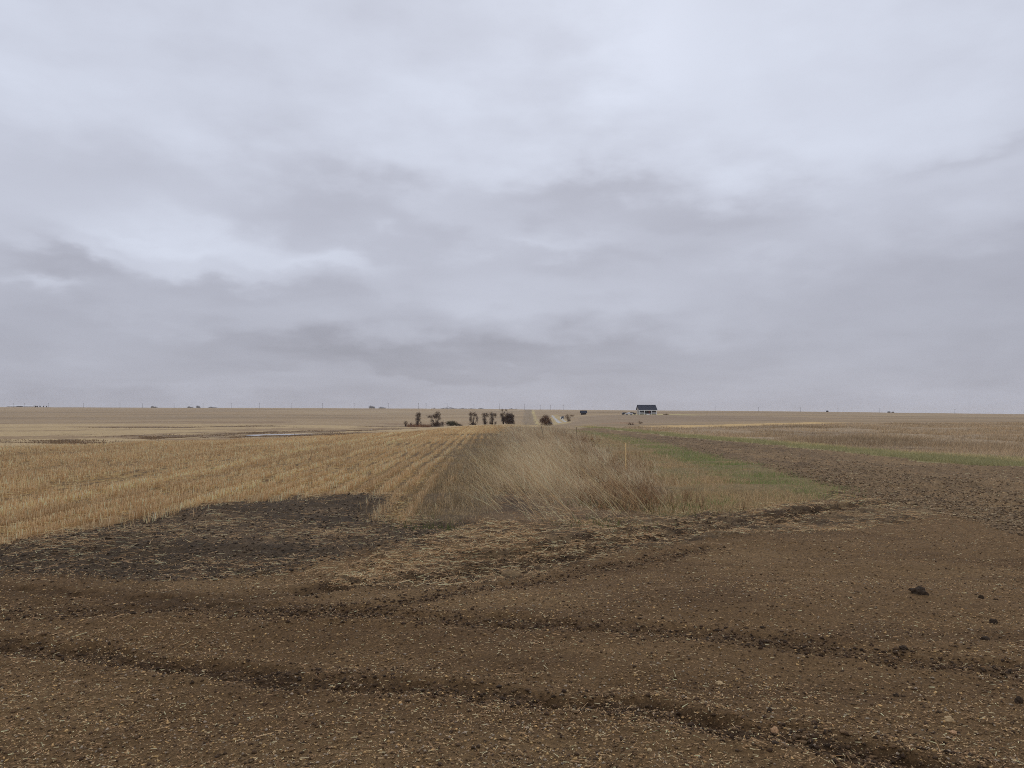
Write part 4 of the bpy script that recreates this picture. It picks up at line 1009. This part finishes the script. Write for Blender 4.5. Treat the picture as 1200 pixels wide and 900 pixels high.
vehicle('parked_car', 'dark car parked farthest from the farmhouse, left of the white pickup', 'car', 732.6, yv + 3, None, R(6), 'suv', M_PGREY, 'vehicles beside the farmhouse')
vehicle('parked_pickup', 'white pickup parked between two dark cars beside the farmhouse', 'pickup', 737.0, yv - 5, None, R(184), 'pickup', M_PWHITE, 'vehicles beside the farmhouse')
vehicle('parked_car', 'black car parked between white pickup and farmhouse', 'car', 741.6, yv + 3, None, R(-4), 'suv', M_PBLACK, 'vehicles beside the farmhouse')
vehicle('driving_car', 'black car on the pale track between the reddish bush and ploughed field', 'car', 659.4, 520, None, R(-98), 'suv', M_PBLACK)

# fence posts, stake, power poles -------------------------------------------------
def post(name, label, u, v, hpx, wpx, mat, lean, cat, group=None):
    p = P(u, v); y = p[1]; h = hpx * y / F; w = wpx * y / F / 2
    z = float(H(*p))
    bm = bmesh.new()
    seg = 8; rings = []
    for i in range(6):
        t = i / 5; zz = -0.15 + t * (h + 0.15); k = 1 - .15 * t
        ring = [bm.verts.new((lean * max(zz, 0) + math.cos(a) * w * k * (1 + .1 * mnoise.noise(Vector((a, t * 3, u)))), math.sin(a) * w * k * .8, zz)) for a in [2 * math.pi * j_ / seg for j_ in range(seg)]]
        rings.append(ring)
    for i in range(5):
        for j_ in range(seg): bm.faces.new([rings[i][j_], rings[i][(j_ + 1) % seg], rings[i + 1][(j_ + 1) % seg], rings[i + 1][j_]])
    bm.faces.new(rings[0][::-1]); bm.faces.new(rings[-1])
    o = bm_obj(name, bm, mat); o.location = (p[0], p[1], z); tag(o, label, cat, group)
    return o
post('fence_post', 'leaning dark fence post in the tall dead grass below the reddish bush', 637.3, 514.5, 15.5, 0.9, M_WOOD, -0.2, 'post', 'old fence posts in the ditch')
post('fence_post', 'upright dark fence post near the green verge below the grey brush', 675.3, 513.0, 12.5, 0.8, M_WOOD, 0.02, 'post', 'old fence posts in the ditch')
post('survey_stake', 'pale wooden survey stake standing in the weeds by the green verge', 733.5, 558, 39, 1.5, M_LATH, -0.01, 'stake')

def power_pole(u, y, hpx, label, group):
    x = (u - 600) / F * y; z = float(H(x, y)); h = hpx * y / F
    r = empty('power_pole', (x, y, z)); tag(r, label, 'power pole', group)
    part('pole', M_POLE, r, lambda bm: cyl(bm, (0, 0, -1), (0, 0, h), 0.26, 0.17, 8))
    part('crossarm', M_POLE, r, lambda bm: box(bm, -1.2, 1.2, -.35, -.2, h - 1.1, h - .8))
GL = 'power poles on the left skyline'; GM = 'power poles above the row of trees'; GR = 'power poles on the right skyline'
for u in (15.5, 29, 57, 98, 140.6, 167, 204, 238): power_pole(u, 1650, 5.6, 'thin faint power pole on the far left skyline, left of the pond', GL)
for u in (271, 304, 342, 378, 415, 455): power_pole(u, 1600, 6.8, 'thin grey power pole on the skyline between the pond and tree row', 'power poles above the swale')
for u in (490.3, 499.3, 524, 555.5, 585.5): power_pole(u, 1560, 7.2, 'thin grey power pole on the skyline above the row of bare trees', GM)
power_pole(614.5, 1560, 7.4, 'power pole on the skyline at the top of the dirt track', 'power poles by the track')
for u in (633, 645.3, 660): power_pole(u, 1560, 6.0, 'faint power pole on the skyline between the dirt track and navy shed', 'faint power poles by the shed')
for u in (838, 889, 938, 982, 1031, 1119): power_pole(u, 1500, 5.4, 'thin faint power pole on the skyline right of the farmhouse', GR)

# ------------------------------------------------------------------ sky, light, air, camera
w = bpy.data.worlds.new('World'); sc.world = w; w.use_nodes = True
nt = w.node_tree; N = nt.nodes; L = nt.links
bg = N['Background']
SUN_EL, SUN_AZ = R(40), R(8)          # behind the cloud deck, ahead and a little to the right
sky = N.new('ShaderNodeTexSky'); sky.sky_type = 'NISHITA'; sky.sun_disc = False; sky.sun_elevation = SUN_EL; sky.sun_rotation = SUN_AZ
def M1(op, a, b=None, c=None, clamp=False):
    n = N.new('ShaderNodeMath'); n.operation = op; n.use_clamp = clamp
    for i, q in enumerate((a, b, c)):
        if q is None: continue
        if isinstance(q, (int, float)): n.inputs[i].default_value = q
        else: L.new(q, n.inputs[i])
    return n.outputs[0]
tc = N.new('ShaderNodeTexCoord'); sep = N.new('ShaderNodeSeparateXYZ'); L.new(tc.outputs['Generated'], sep.inputs[0])
X, Y_, Zc = sep.outputs
az_ = M1('ARCTAN2', X, Y_); el_ = M1('ARCSINE', Zc)
zz = M1('ADD', M1('MAXIMUM', Zc, 0.0), 0.13)
px_ = M1('DIVIDE', X, zz); py_ = M1('DIVIDE', Y_, zz)
cmb = N.new('ShaderNodeCombineXYZ'); L.new(px_, cmb.inputs[0]); L.new(py_, cmb.inputs[1])
def cloud(scale, det, rough, dist, off, stretch=(1, 1, 1)):
    mp = N.new('ShaderNodeMapping'); mp.inputs['Location'].default_value = off; mp.inputs['Scale'].default_value = stretch
    L.new(cmb.outputs[0], mp.inputs['Vector'])
    n = N.new('ShaderNodeTexNoise'); n.inputs['Scale'].default_value = scale; n.inputs['Detail'].default_value = det; n.inputs['Roughness'].default_value = rough; n.inputs['Distortion'].default_value = dist
    L.new(mp.outputs[0], n.inputs['Vector'])
    return M1('SUBTRACT', n.outputs['Fac'], 0.5)
def puff(scale, det, rough, dist, off, st):
    mp = N.new('ShaderNodeMapping'); mp.inputs['Location'].default_value = off; mp.inputs['Scale'].default_value = st
    L.new(tc.outputs['Generated'], mp.inputs['Vector'])
    n = N.new('ShaderNodeTexNoise'); n.inputs['Scale'].default_value = scale; n.inputs['Detail'].default_value = det; n.inputs['Roughness'].default_value = rough; n.inputs['Distortion'].default_value = dist
    L.new(mp.outputs[0], n.inputs['Vector'])
    return M1('SUBTRACT', n.outputs['Fac'], 0.5)
c4 = puff(4.5, 5, 0.5, 0.0, (1.3, 2.2, 0.4), (1, 1, 2.0)); c5 = puff(12, 4, 0.5, 0.0, (4.3, 1.2, 2.4), (1, 1, 2.4))
c1 = cloud(0.75, 5, 0.5, 0.3, (3.1, 1.7, 0)); c2 = cloud(2.2, 6, 0.55, 0.4, (7.4, 2.2, 0), (1, 1.0, 1)); c3 = cloud(1.3, 3, 0.5, 0.8, (1.2, 9.1, 4))
# warp for the placed cloud masses
waz = M1('ADD', az_, M1('MULTIPLY', c1, 0.10)); wel = M1('ADD', el_, M1('MULTIPLY', c3, 0.05))
waz = M1('ADD', waz, M1('MULTIPLY', M1('ADD', c4, M1('MULTIPLY', c5, 0.6)), 0.20)); wel = M1('ADD', wel, M1('MULTIPLY', M1('ADD', c4, M1('MULTIPLY', c5, 0.8)), 0.10))
def blob(u, v, su, sv, amp):
    a0 = math.atan2(u - 600, F); e0 = math.atan2(VH - v, math.hypot(F, u - 600)); k = math.cos(a0) ** 2
    sa = su / F * k; se = sv / F * k
    da = M1('DIVIDE', M1('SUBTRACT', waz, a0), sa); de = M1('DIVIDE', M1('SUBTRACT', wel, e0), se)
    q = M1('ADD', M1('MULTIPLY', da, da), M1('MULTIPLY', de, de))
    return M1('MULTIPLY', M1('EXPONENT', M1('MULTIPLY', q, -1.0)), amp)
terms = [blob(*b) for b in [
    (750, 30, 110, 120, 0.09), (620, 110, 330, 90, 0.03), (240, 278, 120, 26, 0.13), (410, 298, 70, 14, 0.09), (120, 300, 45, 12, 0.07), (20, 332, 34, 9, 0.10), (250, 315, 90, 12, 0.07),
    (395, 235, 95, 36, -0.11), (150, 205, 200, 45, -0.055), (60, 310, 80, 18, -0.085), (290, 340, 140, 18, -0.06), (480, 290, 60, 30, -0.06), (210, 268, 60, 9, -0.05),
    (620, 240, 90, 20, -0.09), (820, 255, 150, 30, -0.12), (690, 232, 60, 16, -0.05), (690, 305, 100, 14, -0.05), (1120, 200, 90, 14, -0.07), (600, 345, 120, 20, 0.04), (760, 350, 60, 16, 0.035), (640, 285, 70, 10, 0.04),
    (450, 412, 260, 20, -0.10), (560, 430, 160, 8, -0.03), (150, 455, 300, 14, 0.02), (800, 405, 200, 22, -0.04), (1080, 335, 260, 55, -0.06), (120, 408, 150, 18, 0.025), (940, 160, 120, 40, 0.03), (250, 110, 250, 60, -0.01), (70, 70, 140, 50, 0.015), (880, 300, 40, 10, 0.03)]]
tot = terms[0]
for t in terms[1:]: tot = M1('ADD', tot, t)
# plain cloud deck, brighter overhead
elr = N.new('ShaderNodeMapRange'); elr.interpolation_type = 'SMOOTHSTEP'; L.new(el_, elr.inputs[0]); elr.inputs[1].default_value = 0.0; elr.inputs[2].default_value = 0.34; elr.inputs[3].default_value = 0.43; elr.inputs[4].default_value = 0.65
val = M1('ADD', elr.outputs[0], tot)
val = M1('ADD', val, M1('ADD', M1('MULTIPLY', c1, 0.08), M1('MULTIPLY', c2, 0.04)))
val = M1('ADD', val, M1('ADD', M1('MULTIPLY', c4, 0.16), M1('MULTIPLY', c5, 0.11)))
val = M1('MAXIMUM', val, 0.2)
cr = N.new('ShaderNodeMapRange'); L.new(val, cr.inputs[0]); cr.inputs[1].default_value = 0.38; cr.inputs[2].default_value = 0.72
mixt = N.new('ShaderNodeMix'); mixt.data_type = 'RGBA'; L.new(cr.outputs[0], mixt.inputs[0])
mixt.inputs[6].default_value = (0.945, 0.962, 1.13, 1); mixt.inputs[7].default_value = (0.94, 1.0, 1.16, 1)
sc1 = N.new('ShaderNodeVectorMath'); sc1.operation = 'SCALE'; L.new(mixt.outputs[2], sc1.inputs[0]); L.new(M1('MULTIPLY', val, 10.0), sc1.inputs['Scale'])
mixs = N.new('ShaderNodeMix'); mixs.data_type = 'RGBA'; mixs.inputs[0].default_value = 0.97
L.new(sky.outputs[0], mixs.inputs[6]); L.new(sc1.outputs[0], mixs.inputs[7])
L.new(mixs.outputs[2], bg.inputs['Color']); bg.inputs['Strength'].default_value = 0.1

sl = bpy.data.lights.new('sun', 'SUN'); sl.energy = 0.6; sl.angle = R(25); sl.color = (1.0, 0.97, 0.92)
so = bpy.data.objects.new('sun', sl); COL.objects.link(so)
so.rotation_euler = (R(90) - SUN_EL, 0, R(180) - SUN_AZ)

HAZE = True
if HAZE:
    zs = VERT[:, 2]
    bm = bmesh.new(); box(bm, -9300, 9300, -9300, 9300, float(zs.min()) - 1.0, 44.0)
    hz = bpy.data.materials.new('haze'); hz.use_nodes = True; hn = hz.node_tree
    for n in list(hn.nodes): hn.nodes.remove(n)
    ho = hn.nodes.new('ShaderNodeOutputMaterial'); vp = hn.nodes.new('ShaderNodeVolumePrincipled')
    vp.inputs['Color'].default_value = (0.92, 0.93, 0.96, 1); vp.inputs['Density'].default_value = 0.00006; vp.inputs['Anisotropy'].default_value = 0.2
    hn.links.new(vp.outputs[0], ho.inputs['Volume'])
    o = bm_obj('haze', bm, hz); tag(o, 'thin grey blue haze over the distant fields', 'haze', kind='stuff')

cam = bpy.data.cameras.new('camera'); co = bpy.data.objects.new('camera', cam); COL.objects.link(co)
cam.sensor_fit = 'HORIZONTAL'; cam.sensor_width = 36.0; cam.lens = 36.0 * F / 1200.0
cam.shift_y = (VH - 450.0) / 1200.0
cam.clip_start = 0.1; cam.clip_end = 30000
co.location = (0, 0, EYE); co.rotation_euler = (R(90), 0, 0)
sc.camera = co
sc.render.engine = 'CYCLES'
sc.cycles.use_denoising = False
sc.cycles.pixel_filter_type = 'BLACKMAN_HARRIS'; sc.cycles.filter_width = 1.0
sc.cycles.max_bounces = 5; sc.cycles.diffuse_bounces = 3; sc.cycles.volume_bounces = 1; sc.cycles.transparent_max_bounces = 8
sc.cycles.use_adaptive_sampling = True; sc.cycles.adaptive_threshold = 0.01
sc.view_settings.view_transform = 'Standard'; sc.view_settings.look = 'None'; sc.view_settings.exposure = 0.0; sc.view_settings.gamma = 1.0
sc.view_settings.use_curve_mapping = False
